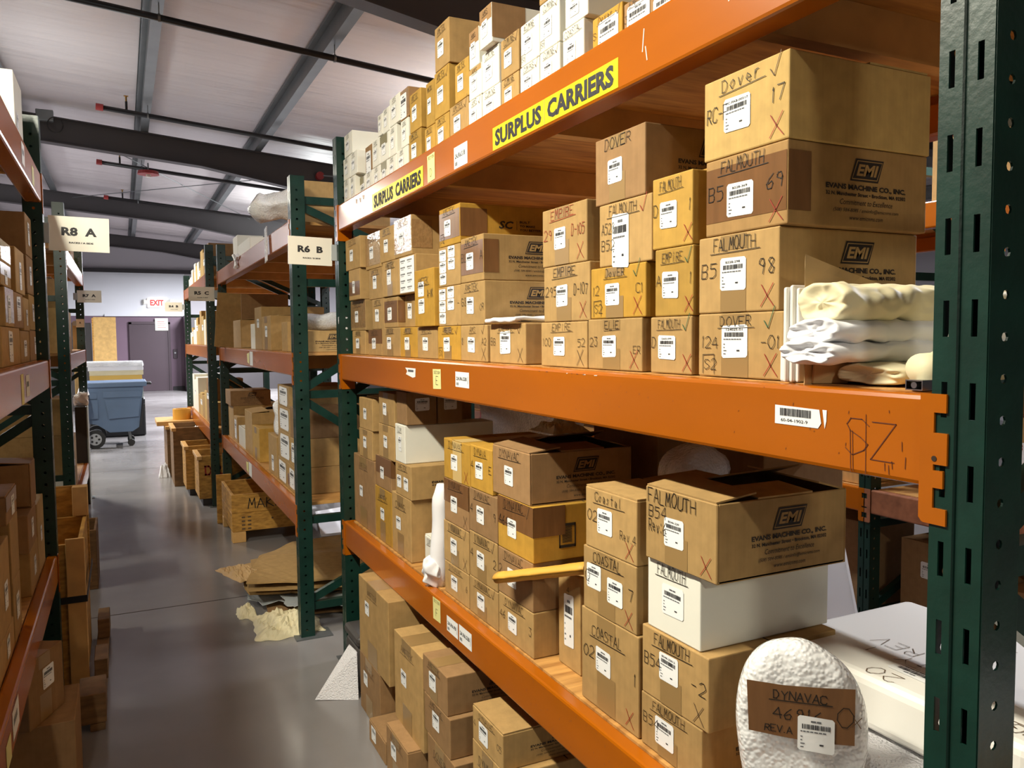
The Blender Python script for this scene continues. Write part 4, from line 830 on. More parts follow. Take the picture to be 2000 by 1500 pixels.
t = thing('wooden_skid', 'dark worn skid with raised blocks on the floor beside the golden crate', 'skid', (-.15, 3.54, 0), 0)
mb = MB(); mb.rbox(-.02, .035, 0, 1.25, 0, .03, 'old_wood', .002); mb.build('rail', t)
for y, x0, h in ((0, -.06, .122), (.46, -.015, .095), (1.02, -.015, .10)): mb = MB(); mb.rbox(x0, .040, y, y+.20, .031, .031+h, 'old_wood', .003); mb.build('block', t)
t = thing('wooden_box', 'dark wooden box in the aisle beyond the golden crate, left side', 'wooden box', (-.27, 5.80, 0), 0)
crate_box(t, -.09, .08, -.2, .2, 0, .38, 'old_wood', th=.014, planks=1)
# more cartons on top of the opposite rack, towards the camera
for i, (y0, y1, h, m) in enumerate(((.92, 1.22, .20, 'k1'), (1.24, 1.52, .25, 'k3'), (1.55, 1.80, .17, 'w'), (1.83, 2.16, .26, 'k1'), (2.20, 2.50, .22, 'k1'), (2.53, 2.85, .27, 'k3'))):
    carton('', XB, y0, y1, 2.274, 2.274+h, .33, m, '%s carton from the camera end on top of the opposite rack' % ('first', 'second', 'third', 'fourth', 'fifth', 'sixth')[i], side=-1, grp='cartons on the opposite rack', st=[(.4, .5, .06, .06)])

# ------------------------------------------------------------------ rack beyond the gap on the left
XC = -.33
upright(XC, 6.25, -1, 'dark green upright of the rack past the gap, seen past the gap')
upright(XC, 8.90, -1, 'far dark upright of the rack past the gap')
for z, l in ((2.22, 'top'), (1.48, 'middle'), (.40, 'low')):
    beam(XC, 6.32, 8.90, z, -1, '%s orange beam of the rack past the gap' % l); beam(XC-1.0, 6.32, 8.90, z, 1, 'rear %s beam of the rack past the gap' % l)
    deck(XC-.96, XC-.041, 6.33, 8.89, z+.001, '%s plywood shelf of the rack past the gap' % l, 3)
G2 = 'cartons on the rack past the gap'
def C2(y0, y1, z0, z1, m, lab, d=.45, **kw): carton('', XC-.05, y0, y1, z0, z1, d, m, lab, side=-1, grp=G2, **kw)
C2(6.40, 6.80, 1.482, 1.85, 'k1', 'big kraft carton at the near end of the rack past the gap, middle shelf', d=.62, tp='w', st=[])
C2(6.40, 6.80, 1.851, 2.0, 'k3', 'low brown carton on the big kraft one, rack past the gap', d=.6, st=[])
C2(6.40, 6.85, .402, .62, 'w', 'white slab-like carton at the near end, low shelf of the rack past the gap', d=.8, st=[])
C2(6.41, 6.85, .621, .90, 'k1', 'kraft carton in the low stack seen through the frame bracing', d=.8, st=[], tp='w')
C2(6.41, 6.85, .901, 1.16, 'k1', 'upper kraft carton in the low stack seen through the frame bracing', d=.8, st=[], tp='w')
carton('', XC-.05, 6.41, 6.80, 0, .30, .7, 'k3', 'brown carton on the floor below the rack past the gap', side=-1, st=[], grp=G2)
C2(7.1, 7.6, 1.482, 1.80, 'k1', 'kraft carton mid way along the rack past the gap'); C2(7.1, 7.6, .402, .80, 'k2', 'tan carton on the low shelf mid way along the rack past the gap')
C2(7.9, 8.5, 2.222, 2.42, 'k3', 'brown carton on top of the rack past the gap')
t = thing('paper_sheet', 'white wrinkled paper lying on the top carton of the rack past the gap', 'paper', (-.60, 6.60, 2.001)); mb = MB()
mb.bm((lambda b: (bmesh.ops.create_grid(b, x_segments=8, y_segments=8, size=.16), [setattr(v.co, 'z', .02+.018*noise.noise(v.co*19)) for v in b.verts], b)[2])(bmesh.new()), 'white_paper'); mb.build('sheet', t)
# black panel and clutter at the end of that rack
t = thing('black_board', 'tall black board with a pale edge standing by the rack end', 'board', (-.37, 8.60, 0)); mb = MB(); mb.rbox(-.06, .035, -.03, .30, 0, .94, 'panel_black', .004); mb.build('panel', t); mb = MB(); mb.rbox(.036, .046, -.03, .30, 0, .94, 'grey_board', .002); mb.build('edge_strip', t)
t = thing('crumpled_paper', 'white crumpled paper heaped on the black board', 'paper', (-.37, 8.72, .941)); mb = MB()
b_ = bmesh.new(); bmesh.ops.create_icosphere(b_, subdivisions=3, radius=.07)
for v in b_.verts: v.co += v.co.normalized()*.03*noise.noise(v.co*22); v.co.z = max(-.0, v.co.z*1.1+.05)
mb.bm(b_, 'white_paper'); mb.build('heap', t)

# ------------------------------------------------------------------ signs hung on the uprights
def flag_sign(x0, x1, y, z0, z1, big, small, lab, clip='l', tilt=0, m='laminate'):
    t = thing('rack_sign', lab, 'sign', ((x0+x1)/2, y, (z0+z1)/2), 0, 'laminated rack signs along the aisle', rot=(0, tilt, .02)); w = x1-x0; h = z1-z0
    mb = MB(); mb.box(-w/2, w/2, -.0012, .0012, -h/2, h/2, m)
    F = (Vector((-w/2, -.0012, -h/2)), Vector((1, 0, 0)), Vector((0, 0, 1)), Vector((0, -1, 0)))
    k = font_geo(big, .02)[2]; hh = .25*h; ww = min(.24*w if len(big) < 2 else .58*w, hh*k*1.25); font(mb, F, big, w*.50-ww/2, w*.50+ww/2, .44*h, .44*h+hh, 'ink', .0006, bold=.045)
    if small: font(mb, F, small, w*.33, w*.73, .22*h, .27*h, 'ink', .0006, bold=.05)
    mb.build('sheet', t)
    mb = MB(); cx = -w/2-.012 if clip == 'l' else w/2+.012
    mb.rbox(cx-.016, cx+.016, -.004, .004, -h*.3, h*.28, 'film_grey', .001); mb.build('holder_tab', t)
    return t
flag_sign(-.268, -.036, 3.94, 1.957, 2.105, 'R8  A', 'RACKS / A SIDE', 'large white R8 A sign clipped to the dark upright at left', tilt=.015)
flag_sign(.700, .905, 3.775, 1.915, 2.045, 'R6  B', 'RACKS / B SIDE', 'white R6 B sign on the green upright at the end of the near rack', clip='r', tilt=.02)
flag_sign(-.325, -.145, 7.52, 1.885, 1.985, 'R7  A', 'RACKS / A SIDE', 'greyish R7 A sign farther along on the left')
flag_sign(.545, .766, 7.69, 1.915, 2.042, 'R5  C', 'RACKS / C SIDE', 'shiny R5 C sign on the second dark upright at right', clip='r')
flag_sign(.483, .684, 10.71, 1.914, 2.029, 'R4  B', 'RACKS / B SIDE', 'small white R4 B sign overlapping the exit sign', clip='r')
flag_sign(-.403, -.331, 8.89, 1.698, 1.779, 'A', '', 'tiny white sign with letter A at far left of the aisle')
# ------------------------------------------------------------------ right-hand racks beyond the near one
X6 = .79
upright(X6, 4.155, 1, 'green upright starting the second rack, bare foot plate on the floor', h=2.40)
upright(X6, 7.62, 1, 'dark upright ending the second rack', h=2.42)
for z, l in ((2.18, 'top orange beam of the second rack with a paper knot on it'), (1.497, 'middle orange beam of the second rack with torn labels'), (.70, 'lower orange beam of the second rack above the crate')):
    t = beam(X6, 4.225, 7.62, z, 1, l)
    FB = (Vector((0, 0, 0)), Vector((0, -1, 0)), Vector((0, 0, 1)), Vector((-1, 0, 0)))
    if z < 2:
        mb = MB(); y = 5.75 if z > 1 else 5.95
        mb.rect(FB, -(y-4.225), -(y-.14-4.225), -.108, -.012, 'paper', .0009); mb.on(FB, [(-(y+.12-4.225), -.09), (-(y+.03-4.225), -.1), (-(y+.02-4.225), -.02), (-(y+.14-4.225), -.03)], [(0,1,2,3)], 'note_yellow', .0009); mb.build('torn_label', t)
    beam(X6+1.0, 4.225, 7.62, z, -1, 'rear beam of the second rack, %s level' % ('top' if z > 2 else 'middle' if z > 1 else 'lower'))
    deck(X6+.041, X6+.959, 4.24, 7.60, z+.001, 'plywood %s shelf of the second rack' % ('top' if z > 2 else 'middle' if z > 1 else 'lower'), 4)
def C6(y0, y1, z0, z1, m, lab, x=.84, d=.36, **kw):
    kw['mk'] = kw.pop('m', None); carton('', x, y0, y1, z0, z1, d, m, lab, grp='cartons on the second rack', **kw)
z6 = 1.499
C6(6.58, 7.04, z6, 1.72, 'k1', 'open carton with a tall raised flap at the far end of the second rack', d=.45, fl=3, st=[])
t = thing('cardboard_sheet', 'tall leaning cardboard sheet behind the raised flap, second rack', 'cardboard', (.86, 7.30, z6)); mb = MB()
mb.bar((0, 0, 0), (.03, -.10, .46), .30, .006, 'k1', up=(0, 1, 0)); mb.build('sheet', t)
t = thing('cardboard_sheet', 'big dark brown cardboard panel standing above the open carton', 'cardboard', (1.05, 6.9, 1.722)); mb = MB(); mb.rbox(-.16, .22, -.01, .0, 0, .22, 'k3', .001); mb.build('sheet', t)
C6(5.845, 6.035, z6, 1.678, 'w', 'grey-white carton wedged between tan ones on the second rack', d=.3, st=[])
C6(5.525, 5.825, z6, 1.787, 'k1', 'tall kraft carton with a small label high up, second rack', d=.42, st=[(.5, .62, .10, .06)])
C6(5.165, 5.515, z6, 1.718, 'k1', 'kraft carton with pale tape down its front, second rack middle shelf', d=.44, st=[(.5, .55, .09, .07)], tp='v', fl=1)
C6(4.60, 4.79, z6, 1.667, 'k1', 'small kraft carton just behind the green upright, second rack', d=.25, st=[])
C6(4.245, 4.50, z6, 1.612, 'k1', 'logo carton at the near end of the second rack, seen behind the upright', x=.835, d=.335, emi=1, st=[])
C6(4.55, 4.85, z6, 1.80, 'k3', 'brown carton at the back of the near end, second rack middle shelf', x=1.30, d=.36, st=[])
C6(4.86, 5.15, z6, 1.86, 'g1', 'golden-brown carton at the back, second rack middle shelf', x=1.28, d=.4, st=[])
z7 = .702
C6(7.20, 7.565, z7, .992, 'k1', 'tan carton under the shaded logo carton, far end of the second rack', d=.45, st=[])
C6(7.20, 7.58, .993, 1.124, 'k3', 'shaded logo carton at the far end of the second rack lower shelf', x=.82, d=.335, emi=1, st=[])
C6(6.965, 7.185, z7, .917, 'k1', 'kraft carton with black and white marks, second rack lower shelf', d=.3, st=[(.5, .5, .12, .16)])
C6(6.50, 6.88, z7, .859, 'w', 'low white carton on the second rack lower shelf', d=.3, st=[])
C6(6.10, 6.485, z7, 1.023, 'k1', 'open-topped kraft carton on the second rack lower shelf', d=.42, fl=3, st=[])
C6(5.766, 6.088, z7, .94, 'g2', 'yellowish carton in front of the open-topped one, second rack', d=.36, tp='v', st=[])
C6(5.06, 5.378, z7, .958, 'k1', 'kraft carton with a small bubble roll on it, second rack lower shelf', d=.36, st=[(.5, .3, .08, .10)])
C6(4.720, 5.022, z7, .851, 'k2', 'bottom carton of the column with big paper sheets, second rack', st=[(.5, .5, .22, .12)])
C6(4.605, 4.990, .852, 1.023, 'k2', 'second carton of the column with big paper sheets, second rack', st=[(.55, .5, .28, .14)])
C6(4.605, 4.985, 1.024, 1.171, 'k2', 'third carton of the column with big paper sheets, second rack', st=[(.55, .5, .28, .12)])
C6(4.605, 4.975, 1.172, 1.297, 'k2', 'topmost carton of the column with big paper sheets, second rack', st=[(.5, .5, .26, .11)])
C6(4.44, 4.712, z7, .852, 'k1', 'bottom kraft carton of the stack behind the green upright, lower shelf', d=.46, st=[(.5, .5, .14, .11)], tp='b')
C6(4.44, 4.597, .853, 1.013, 'k1', 'middle kraft carton of the stack behind the green upright, lower shelf', d=.46, st=[(.5, .5, .10, .11)], tp='b')
C6(4.44, 4.597, 1.014, 1.19, 'k3', 'top brown carton of the stack behind the green upright, lower shelf', d=.5, st=[])
C6(4.32, 4.42, 2.182, 2.19+.22, 'k1', 'big plain tan carton on top of the second rack beside its upright', x=.885, d=.48, st=[])
C6(6.02, 6.69, 2.182, 2.308, 'w', 'long cream-white carton on top of the second rack', d=.3, x=.85, st=[])
C6(6.70, 6.98, 2.182, 2.40, 'w', 'small white carton at the left end on top of the second rack', d=.2, x=.85, st=[])
# a lumpy wrapped thing: closed tube with noise
def lump(name, lab, cat, loc, path, rad, m, sq=1., amp=.02, f=9., n=22, seg=14, grp=None, part='wrapping', rot=(0, 0, 0), pinch=.35):
    t = thing(name, lab, cat, loc, 0, grp, rot=rot); mb = MB(); P = [Vector(p) for p in path]; pts = []; rs = []
    for i in range(seg+1):
        a = i/seg*(len(P)-1); k = min(int(a), len(P)-2); q = P[k].lerp(P[k+1], a-k); pts.append(q)
        e = min(i, seg-i)/seg; rs.append(rad*(pinch if e == 0 else .8 if e < .08 else 1))
    mb.tube(pts, rs, m, n, True, sq)
    out = []
    sd = Vector((rnd.uniform(0, 50), 0, 0))
    for v in mb.v:
        v = Vector(v); a = v*f+sd; out.append(tuple(v + Vector((noise.noise(a), noise.noise(a+Vector((31, 0, 0))), noise.noise(a+Vector((0, 57, 0)))))*amp))
    mb.v = out; o = mb.build(part, t, smooth=True); return t, o
lump('bubble_wrap_bundle', 'bubble-wrapped bundle over the top beam of the second rack', 'bubble wrap', (.80, 4.62, 2.30), [(-.13, .05, .0), (.22, -.02, .03)], .085, 'wrap', .95, .035, 14)
t = thing('bubble_wrap_strip', 'loose strip of bubble wrap hanging over the top beam, second rack', 'bubble wrap', (.775, 4.85, 2.22)); mb = MB(); mb.bar((0, 0, 0), (-.006, -.03, -.20), .075, .005, 'wrap', up=(1, 0, 0)); mb.build('strip', t)
t = thing('paper_knot', 'twisted paper knot on the top beam of the second rack', 'paper', (.775, 6.25, 2.15)); mb = MB()
for a, b in (((0, .10, .05), (0, 0, 0)), ((0, -.13, .03), (0, 0, 0)), ((0, .03, -.05), (0, 0, 0)), ((0, -.05, -.045), (0, 0, 0))): mb.tube([a, b], [.014, .006], 'white_paper', 6)
mb.build('ties', t)
lump('bubble_wrap_roll', 'bubble wrap laid over the logo carton behind the green upright', 'bubble wrap', (1.02, 4.36, 1.662), [(-.17, 0, 0), (.19, 0, .005)], .048, 'wrap', .95, .012, 16, n=18)
lump('bubble_wrap_pouch', 'slim white bubble pouch standing on a kraft carton, second rack', 'bubble wrap', (.88, 5.14, 1.06), [(0, 0, -.10), (0, 0, .13)], .045, 'wrap', .9, .012, 14)
lump('foam_roll', 'white foam roll upright against the far green upright, middle shelf', 'foam', (.955, 3.765, ZM+.105), [(0, 0, -.10), (0, 0, .10)], .028, 'foam', 1.0, .006, 14)
# floor of the second rack
t = thing('wooden_crate', 'low wooden crate with big handwritten letters under the second rack', 'crate', (1.02, 6.72, .0), 0)
crate_box(t, -.31, .30, -.35, .35, .085, .375, 'crate_wood', th=.022, planks=2)
for x, y in ((-.26, -.30), (.25, -.30), (-.26, .30), (.25, .30)): mb = MB(); mb.rbox(x-.05, x+.05, y-.05, y+.05, 0, .084, 'lumber', .003); mb.build('foot', t)
mb = MB(); FR = (Vector((-.31, -.351, 0)), Vector((1, 0, 0)), Vector((0, 0, 1)), Vector((0, -1, 0))); hand(mb, FR, 'MAKE', .12, .265, .075, 'marker', .001, maxw=.26, w=.007)
for i in range(4):
    for j in range(2): mb.rect(FR, .07+.045*j, .095+.045*j, .10+.03*i, .112+.03*i, 'marker_faint', .001)
for (x, z) in ((.36, .33), (.42, .28), (.30, .17), (.45, .15)): mb.on(FR, [(x+.008*math.cos(a), z+.008*math.sin(a)) for a in [i*PI/4 for i in range(8)]], [tuple(range(8))], 'marker_faint', .001)
mb.build('writing', t)
t = thing('wooden_board', 'narrow board standing against the left end of the lettered crate', 'board', (.735, 7.12, 0)); mb = MB(); mb.rbox(-.06, .06, 0, .02, 0, .42, 'crate_wood', .003); mb.build('board', t)
# flattened cardboard, film and kraft paper
def sheet(lab, name, cat, poly, z, th, m, curl=.0, grp=None, rough=0.):
    cx = sum(p[0] for p in poly)/len(poly); cy = sum(p[1] for p in poly)/len(poly)
    t = thing(name, lab, cat, (cx, cy, z), 0, grp); pts = []
    for i, p in enumerate(poly):
        q = poly[(i+1) % len(poly)]; k = 6
        for j in range(k):
            a = j/k; pts.append((p[0]+(q[0]-p[0])*a - cx + rough*rnd.uniform(-1, 1), p[1]+(q[1]-p[1])*a - cy + rough*rnd.uniform(-1, 1)))
    b = bmesh.new(); vs_ = [b.verts.new((x, y, 0)) for x, y in pts]; f = b.faces.new(vs_)
    r = bmesh.ops.triangulate(b, faces=[f]); bmesh.ops.subdivide_edges(b, edges=b.edges[:], cuts=2, use_grid_fill=True)
    for v in b.verts: v.co.z = curl*(noise.noise(Vector((v.co.x*6+z*90, v.co.y*6, 0)))+.5)
    r = bmesh.ops.solidify(b, geom=b.faces[:], thickness=th)
    mz = min(v.co.z for v in b.verts)
    for v in b.verts: v.co.z -= mz
    mb = MB(); mb.bm(b, m); mb.build('sheet', t); return t
GC = 'flattened cardboard on the floor'
sheet('wide flattened cardboard at the bottom of the heap under the second rack', 'cardboard_sheet', 'cardboard', [(.68, 4.55), (1.55, 4.32), (1.62, 5.45), (.74, 5.35)], 0.001, .012, 'k3', .01, GC, .012)
sheet('dirty grey plastic film poking out between the cardboard layers', 'plastic_film', 'plastic film', [(.60, 4.80), (.9, 4.5), (1.25, 4.38), (1.3, 4.9), (.66, 5.3)], .035, .004, 'film_grey', .03, None, .03)
sheet('torn brown cardboard layer with ragged left edge in the heap', 'cardboard_sheet', 'cardboard', [(.60, 4.72), (1.2, 4.55), (1.35, 5.3), (.68, 5.42)], .082, .012, 'k1', .02, GC, .035)
sheet('second cardboard from the top of the heap, folded long edge toward the camera', 'cardboard_sheet', 'cardboard', [(.585, 4.64), (1.55, 4.33), (1.6, 5.5), (.70, 5.3)], .135, .008, 'k1', .008, GC, .008)
sheet('topmost wide flattened carton of the heap under the second rack', 'cardboard_sheet', 'cardboard', [(.59, 4.66), (1.56, 4.36), (1.62, 5.55), (1.0, 5.5), (.73, 5.22)], .165, .010, 'k1', .012, GC, .012)
sheet('pale translucent plastic film hanging below the flattened cardboard, by the upright', 'plastic_film', 'plastic film', [(.80, 4.43), (1.5, 4.25), (1.5, 4.5), (.76, 4.66)], .055, .004, 'film_grey', .035, None, .015)
def crumple(name, lab, cat, loc, sx, sy, h, m, f=9., seed=0, grp=None, sub=28, rz=0):
    t = thing(name, lab, cat, loc, rz, grp); b = bmesh.new(); bmesh.ops.create_grid(b, x_segments=sub, y_segments=sub, size=1)
    for v in b.verts:
        x, y = v.co.x, v.co.y; e = max(abs(x), abs(y)); r = 1+.22*noise.noise(Vector((x*2.2+seed, y*2.2, 3)))
        z = h*(.55+.5*noise.noise(Vector((x*f*.35+seed, y*f*.35, 0))) + .32*abs(noise.noise(Vector((x*f+seed, y*f, 5)))))*(1-e**3)
        v.co = Vector((x*sx/2*r, y*sy/2*r, max(.0015, z)))
    bmesh.ops.solidify(b, geom=b.faces[:], thickness=.0015)
    mz = min(v.co.z for v in b.verts)
    for v in b.verts: v.co.z -= mz
    mb = MB(); mb.bm(b, m); mb.build('sheet', t); return t
crumple('crumpled_paper', 'cream crumpled packing paper in front of the cardboard heap on the floor', 'paper', (.76, 4.40, .001), .34, .40, .09, 'cream', 7, 3)
crumple('crumpled_paper', 'torn tan packing paper at the left tip of the cardboard heap', 'paper', (.60, 4.98, .155), .18, .36, .05, 'tan_paper', 7, 11, rz=.3)
crumple('crumpled_paper', 'cream paper scrap trailing on the floor left of the heap', 'paper', (.585, 4.68, .001), .10, .16, .07, 'cream', 6, 23)
sheet('white sheets lying flat on the floor behind the cardboard heap', 'paper_sheet', 'paper', [(1.36, 6.25), (1.8, 6.2), (1.85, 7.2), (1.5, 7.1)], .001, .02, 'white_paper', .004, None, .003)

# third rack
X5 = .71
upright(X5, 7.86, 1, 'near dark upright of the third rack', h=2.44); upright(X5, 10.72, 1, 'last dark upright of the right row, next to the exit', h=2.36)
for z, l in ((2.178, 'top'), (1.51, 'middle'), (.73, 'lower')):
    beam(X5, 7.93, 10.72, z, 1, '%s orange beam of the third rack' % l); beam(X5+1.0, 7.93, 10.72, z, -1, 'rear %s beam of the third rack' % l)
    deck(X5+.041, X5+.959, 7.94, 10.7, z+.001, '%s plywood shelf of the third rack' % l, 3)
def row(y0, y1, z, hs, ms, lab, gap=.004):
    y = y1
    n = len(hs); w = (y1-y0)/n
    names = ['first', 'second', 'third', 'fourth', 'fifth', 'sixth', 'seventh', 'eighth', 'ninth', 'tenth', 'eleventh', 'twelfth']
    for i in range(n):
        mb = MB()
        carton('', X5+.05, y1-(i+1)*w+gap, y1-i*w-gap, z, z+hs[i], .33, ms[i], '%s narrow carton from the far end, %s' % (names[i], lab), grp='narrow cartons on the third rack', st=[(.5, .6, .8*w, .06)] if i % 3 == 1 else [], simple=True)
row(8.95, 10.6, 2.180, [.12, .13, .20, .16, .24, .20, .22, .14], ['w', 'w', 'w', 'k1', 'w', 'k5', 'w', 'k5'], 'top shelf of the third rack')
row(8.05, 8.94, 2.180, [.30, .26, .30], ['k5', 'k1', 'k3'], 'near half, top shelf of the third rack')
row(8.35, 10.6, 1.512, [.14, .20, .17, .28, .30, .22, .36, .30, .26, .34], ['w', 'k5', 'w', 'w', 'k5', 'k5', 'k1', 'k5', 'w', 'k5'], 'middle shelf of the third rack')
row(8.2, 10.5, .732, [.42, .36, .40, .22, .25, .24, .30, .44, .22], ['w', 'w', 'w', 'k1', 'k5', 'k1', 'k5', 'k3', 'k5'], 'lower shelf of the third rack')
# crates on the floor before it
def small_crate(x0, x1, y0, y1, z0, z1, lab, m='crate_wood', feet=True, word=None):
    t = thing('wooden_crate', lab, 'crate', ((x0+x1)/2, (y0+y1)/2, z0), 0, 'wooden crates under the third rack'); a, b = (x1-x0)/2, (y1-y0)/2; f = .06 if feet else 0
    crate_box(t, -a, a, -b, b, f, z1-z0, m, th=.02, planks=1)
    mb = MB()
    mb.rbox(-a-.015, -a+.03, -b-.03, b, z1-z0-.035, z1-z0, 'lumber', .003); mb.build('rim_rail', t); mb = MB(); mb.rbox(a-.03, a+.015, -b-.03, b, z1-z0-.035, z1-z0, 'lumber', .003); mb.build('rim_rail', t)
    if feet:
        for s in (-1, 1): mb = MB(); mb.rbox(s*(a-.07)-.04, s*(a-.07)+.04, -b, b, 0, f-.001, 'panel_black', .003); mb.build('skid', t)
    if word:
        mb = MB(); F = (Vector((-a, -b-.001, 0)), Vector((1, 0, 0)), Vector((0, 0, 1)), Vector((0, -1, 0))); hand(mb, F, word, .06, (z1-z0)*.62, .085, 'marker_red', .001, w=.016); mb.build('writing', t)
small_crate(.605, 1.20, 7.78-.0+.20, 8.5, 0, .47, 'crate with red painted letters beside the third rack upright', word='DRA')
small_crate(.53, 1.20, 8.56, 9.05, 0, .50, 'second wooden crate in the row, pale end posts')
small_crate(.45, 1.2, 9.15, 9.75, 0, .63, 'dark wooden crate in the row, third from the camera', m='old_wood', feet=False)
small_crate(.42, 1.2, 9.85, 10.6, 0, .58, 'far wooden crate carrying a pale board and a roll of tape', m='old_wood', feet=False)
t = thing('wooden_board', 'pale board laid across the far crate', 'board', (.72, 10.2, .582)); mb = MB(); mb.rbox(-.40, .40, -.30, .30, 0, .05, 'lumber', .004); mb.build('board', t)
t = thing('tape_roll', 'golden roll of tape lying on the pale board', 'tape roll', (.60, 10.1, .633)); mb = MB(); N_ = 28
vs_ = []; fs = []
for i in range(N_):
    a = 2*PI*i/N_
    for r, z in ((.10, 0), (.10, .125), (.07, .125), (.07, 0)): vs_.append((r*math.cos(a), r*math.sin(a), z))
for i in range(N_):
    for k in range(4): fs.append((i*4+k, i*4+(k+1) % 4, ((i+1) % N_)*4+(k+1) % 4, ((i+1) % N_)*4+k))
mb.add(vs_, fs, 'envelope'); mb.build('roll', t, smooth=False)
crumple('crumpled_paper', 'white paper stuffed in the top of the dark crate', 'paper', (.85, 9.45, .48), .5, .4, .22, 'white_paper', 7, 40)
crumple('crumpled_paper', 'small white scrap on the floor left of the far crate', 'paper', (.385, 9.9, .001), .12, .2, .20, 'white_paper', 7, 47)
# ------------------------------------------------------------------ end of the aisle
def cart():
    t = thing('tilt_truck', 'blue-grey plastic tilt truck with dark wheels in the aisle', 'tilt truck', (-.13, 13.3, 0), 0)
    mb = MB(); z0, z1 = .26, .90
    b = bmesh.new()
    lo = [(-.34, -.34, .36), (.22, -.34, .22), (.30, -.34, .26), (.36, -.34, .45)]
    prof = [(-.37, .90), (-.34, .36), (-.24, .34), (-.08, .22), (.22, .22), (.31, .28), (.385, .90)]
    vs0 = [b.verts.new((x, -.33-(.03 if z > .8 else 0), z)) for x, z in prof]; vs1 = [b.verts.new((x, .33+(.03 if z > .8 else 0), z)) for x, z in prof]
    b.faces.new(vs0); b.faces.new(vs1[::-1])
    for i in range(len(prof)-1): b.faces.new((vs0[i], vs1[i], vs1[i+1], vs0[i+1]))
    bmesh.ops.recalc_face_normals(b, faces=b.faces[:])
    mb.bm(b, 'cart_blue')
    mb.build('body', t)
    mb = MB()   # raised panels of the near side
    for q in ([(-.35, .43), (-.22, .43), (-.22, .70), (-.345, .70)], [(-.345, .72), (-.23, .72), (-.23, .80), (-.345, .82)], [(-.08, .42), (.31, .44), (.345, .70), (-.13, .70)], [(-.15, .73), (.35, .73), (.36, .82), (-.15, .82)]):
        mb.prism([(x, z) for x, z in q], 'y', -.362, -.33, 'cart_blue')
    mb.build('side_panel', t)
    mb = MB(); mb.rbox(-.40, .43, -.39, .39, .885, .955, 'cart_blue', .012, 2); mb.build('lid', t); mb = MB(); mb.rbox(.43, .50, -.2, .2, .90, .93, 'black_plastic', .008); mb.build('handle', t)
    for y in (-.37, .33):
        w = MB(); w.tube([(-.27, y-.03, .135), (-.27, y+.07, .135)], .135, 'rubber', 26); o = w.build('wheel', t)
        w = MB(); w.tube([(-.27, y-.036, .135), (-.27, y+.07, .135)], .085, 'rim', 20)
        for k in range(5): a = 2*PI*k/5; w.tube([(-.27+.05*math.cos(a), y-.038, .135+.05*math.sin(a)), (-.27+.05*math.cos(a), y-.036, .135+.05*math.sin(a))], .016, 'black_plastic', 8)
        w.build('rim', o)
    for y in (-.25, .25):
        w = MB(); w.tube([(.20, y-.02, .05), (.20, y+.02, .05)], .05, 'rubber', 16); w.bar((.20, y, .05), (.17, y, .23), .03, .03, 'steel_grey', up=(0, 1, 0)); w.build('caster', t)
    mb = MB(); mb.bar((.33, -.36, .30), (.39, -.36, .62), .02, .03, 'black_plastic', up=(0, 1, 0)); mb.build('pull_bar', t)
cart()
GS = 'slabs stacked behind the tilt truck'
y_ = 14.6
def slab(z0, z1, x0, x1, m, lab, nm='foam_slab', cat='foam', amp=0):
    t = thing(nm, lab, cat, ((x0+x1)/2, y_, z0), 0, GS); w = (x1-x0)/2; mb = MB()
    b = bmesh.new(); bmesh.ops.create_cube(b, size=1); bmesh.ops.subdivide_edges(b, edges=b.edges[:], cuts=7, use_grid_fill=True)
    for v in b.verts:
        v.co = Vector((v.co.x*2*w, v.co.y*.6, (v.co.z+.5)*(z1-z0)))
        if amp: v.co += Vector((noise.noise(v.co*7), noise.noise(v.co*7+Vector((9, 0, 0))), .0))*amp
    mb.bm(b, m); mb.build('slab', t)
t = thing('storage_bin', 'dark bin under the slabs behind the tilt truck', 'bin', (-.12, y_, 0), 0); mb = MB(); mb.rbox(-.40, .42, -.3, .3, 0, .62, 'black_plastic', .02); mb.build('body', t)
slab(.621, .92, -.47, .28, 'grey_board', 'greenish grey block at the base of the slabs behind the tilt truck')
slab(.921, 1.0, -.49, .27, 'yellow_foam', 'mustard foam slab with a torn edge behind the tilt truck')
slab(1.001, 1.075, -.49, .29, 'cream', 'cream foam slab third from the bottom behind the tilt truck', amp=.01); slab(1.076, 1.14, -.51, .29, 'white_paper', 'white foam slab under the top sheets behind the tilt truck', amp=.012)
slab(1.141, 1.22, -.55, .29, 'wrap', 'shiny wrapped bundle topping the slabs behind the tilt truck', 'wrapped_bundle', 'bundle', .03)
t = thing('plywood_panel', 'tall pale plywood panel standing before the purple wall', 'panel', (-.33, 20.0, 0)); mb = MB(); mb.rbox(-.24, .21, 0, .10, 0, 2.08, 'osb', .004); mb.build('sheet', t); mb = MB(); mb.rbox(-.27, -.24, 0, .12, 0, 2.06, 'crate_wood', .003); mb.build('edge_strip', t)
t = thing('black_cabinet', 'dark cabinet in the shade left of the plywood panel', 'cabinet', (-.95, 20.3, 0)); mb = MB(); mb.rbox(-.5, .33, -.3, .3, 0, 1.95, 'panel_black', .01); mb.build('body', t); mb = MB(); mb.rbox(.05, .16, -.32, -.3, 1.78, 1.88, 'red', .004); mb.build('alarm_box', t)
t = thing('hanging_paper', 'tan paper sheet hung at the rack end on the far left', 'paper', (-.40, 8.98, 1.42)); mb = MB(); mb.rbox(-.04, .05, -.004, 0, -.05, .33, 'tan_paper', .001); mb.build('sheet', t)
t = thing('cardboard_sheet', 'tan cardboard standing on end left of the tilt truck', 'cardboard', (-.60, 13.6, 0)); mb = MB(); mb.rbox(-.06, .03, -.05, .05, 0, 1.20, 'k1', .003); mb.build('sheet', t)
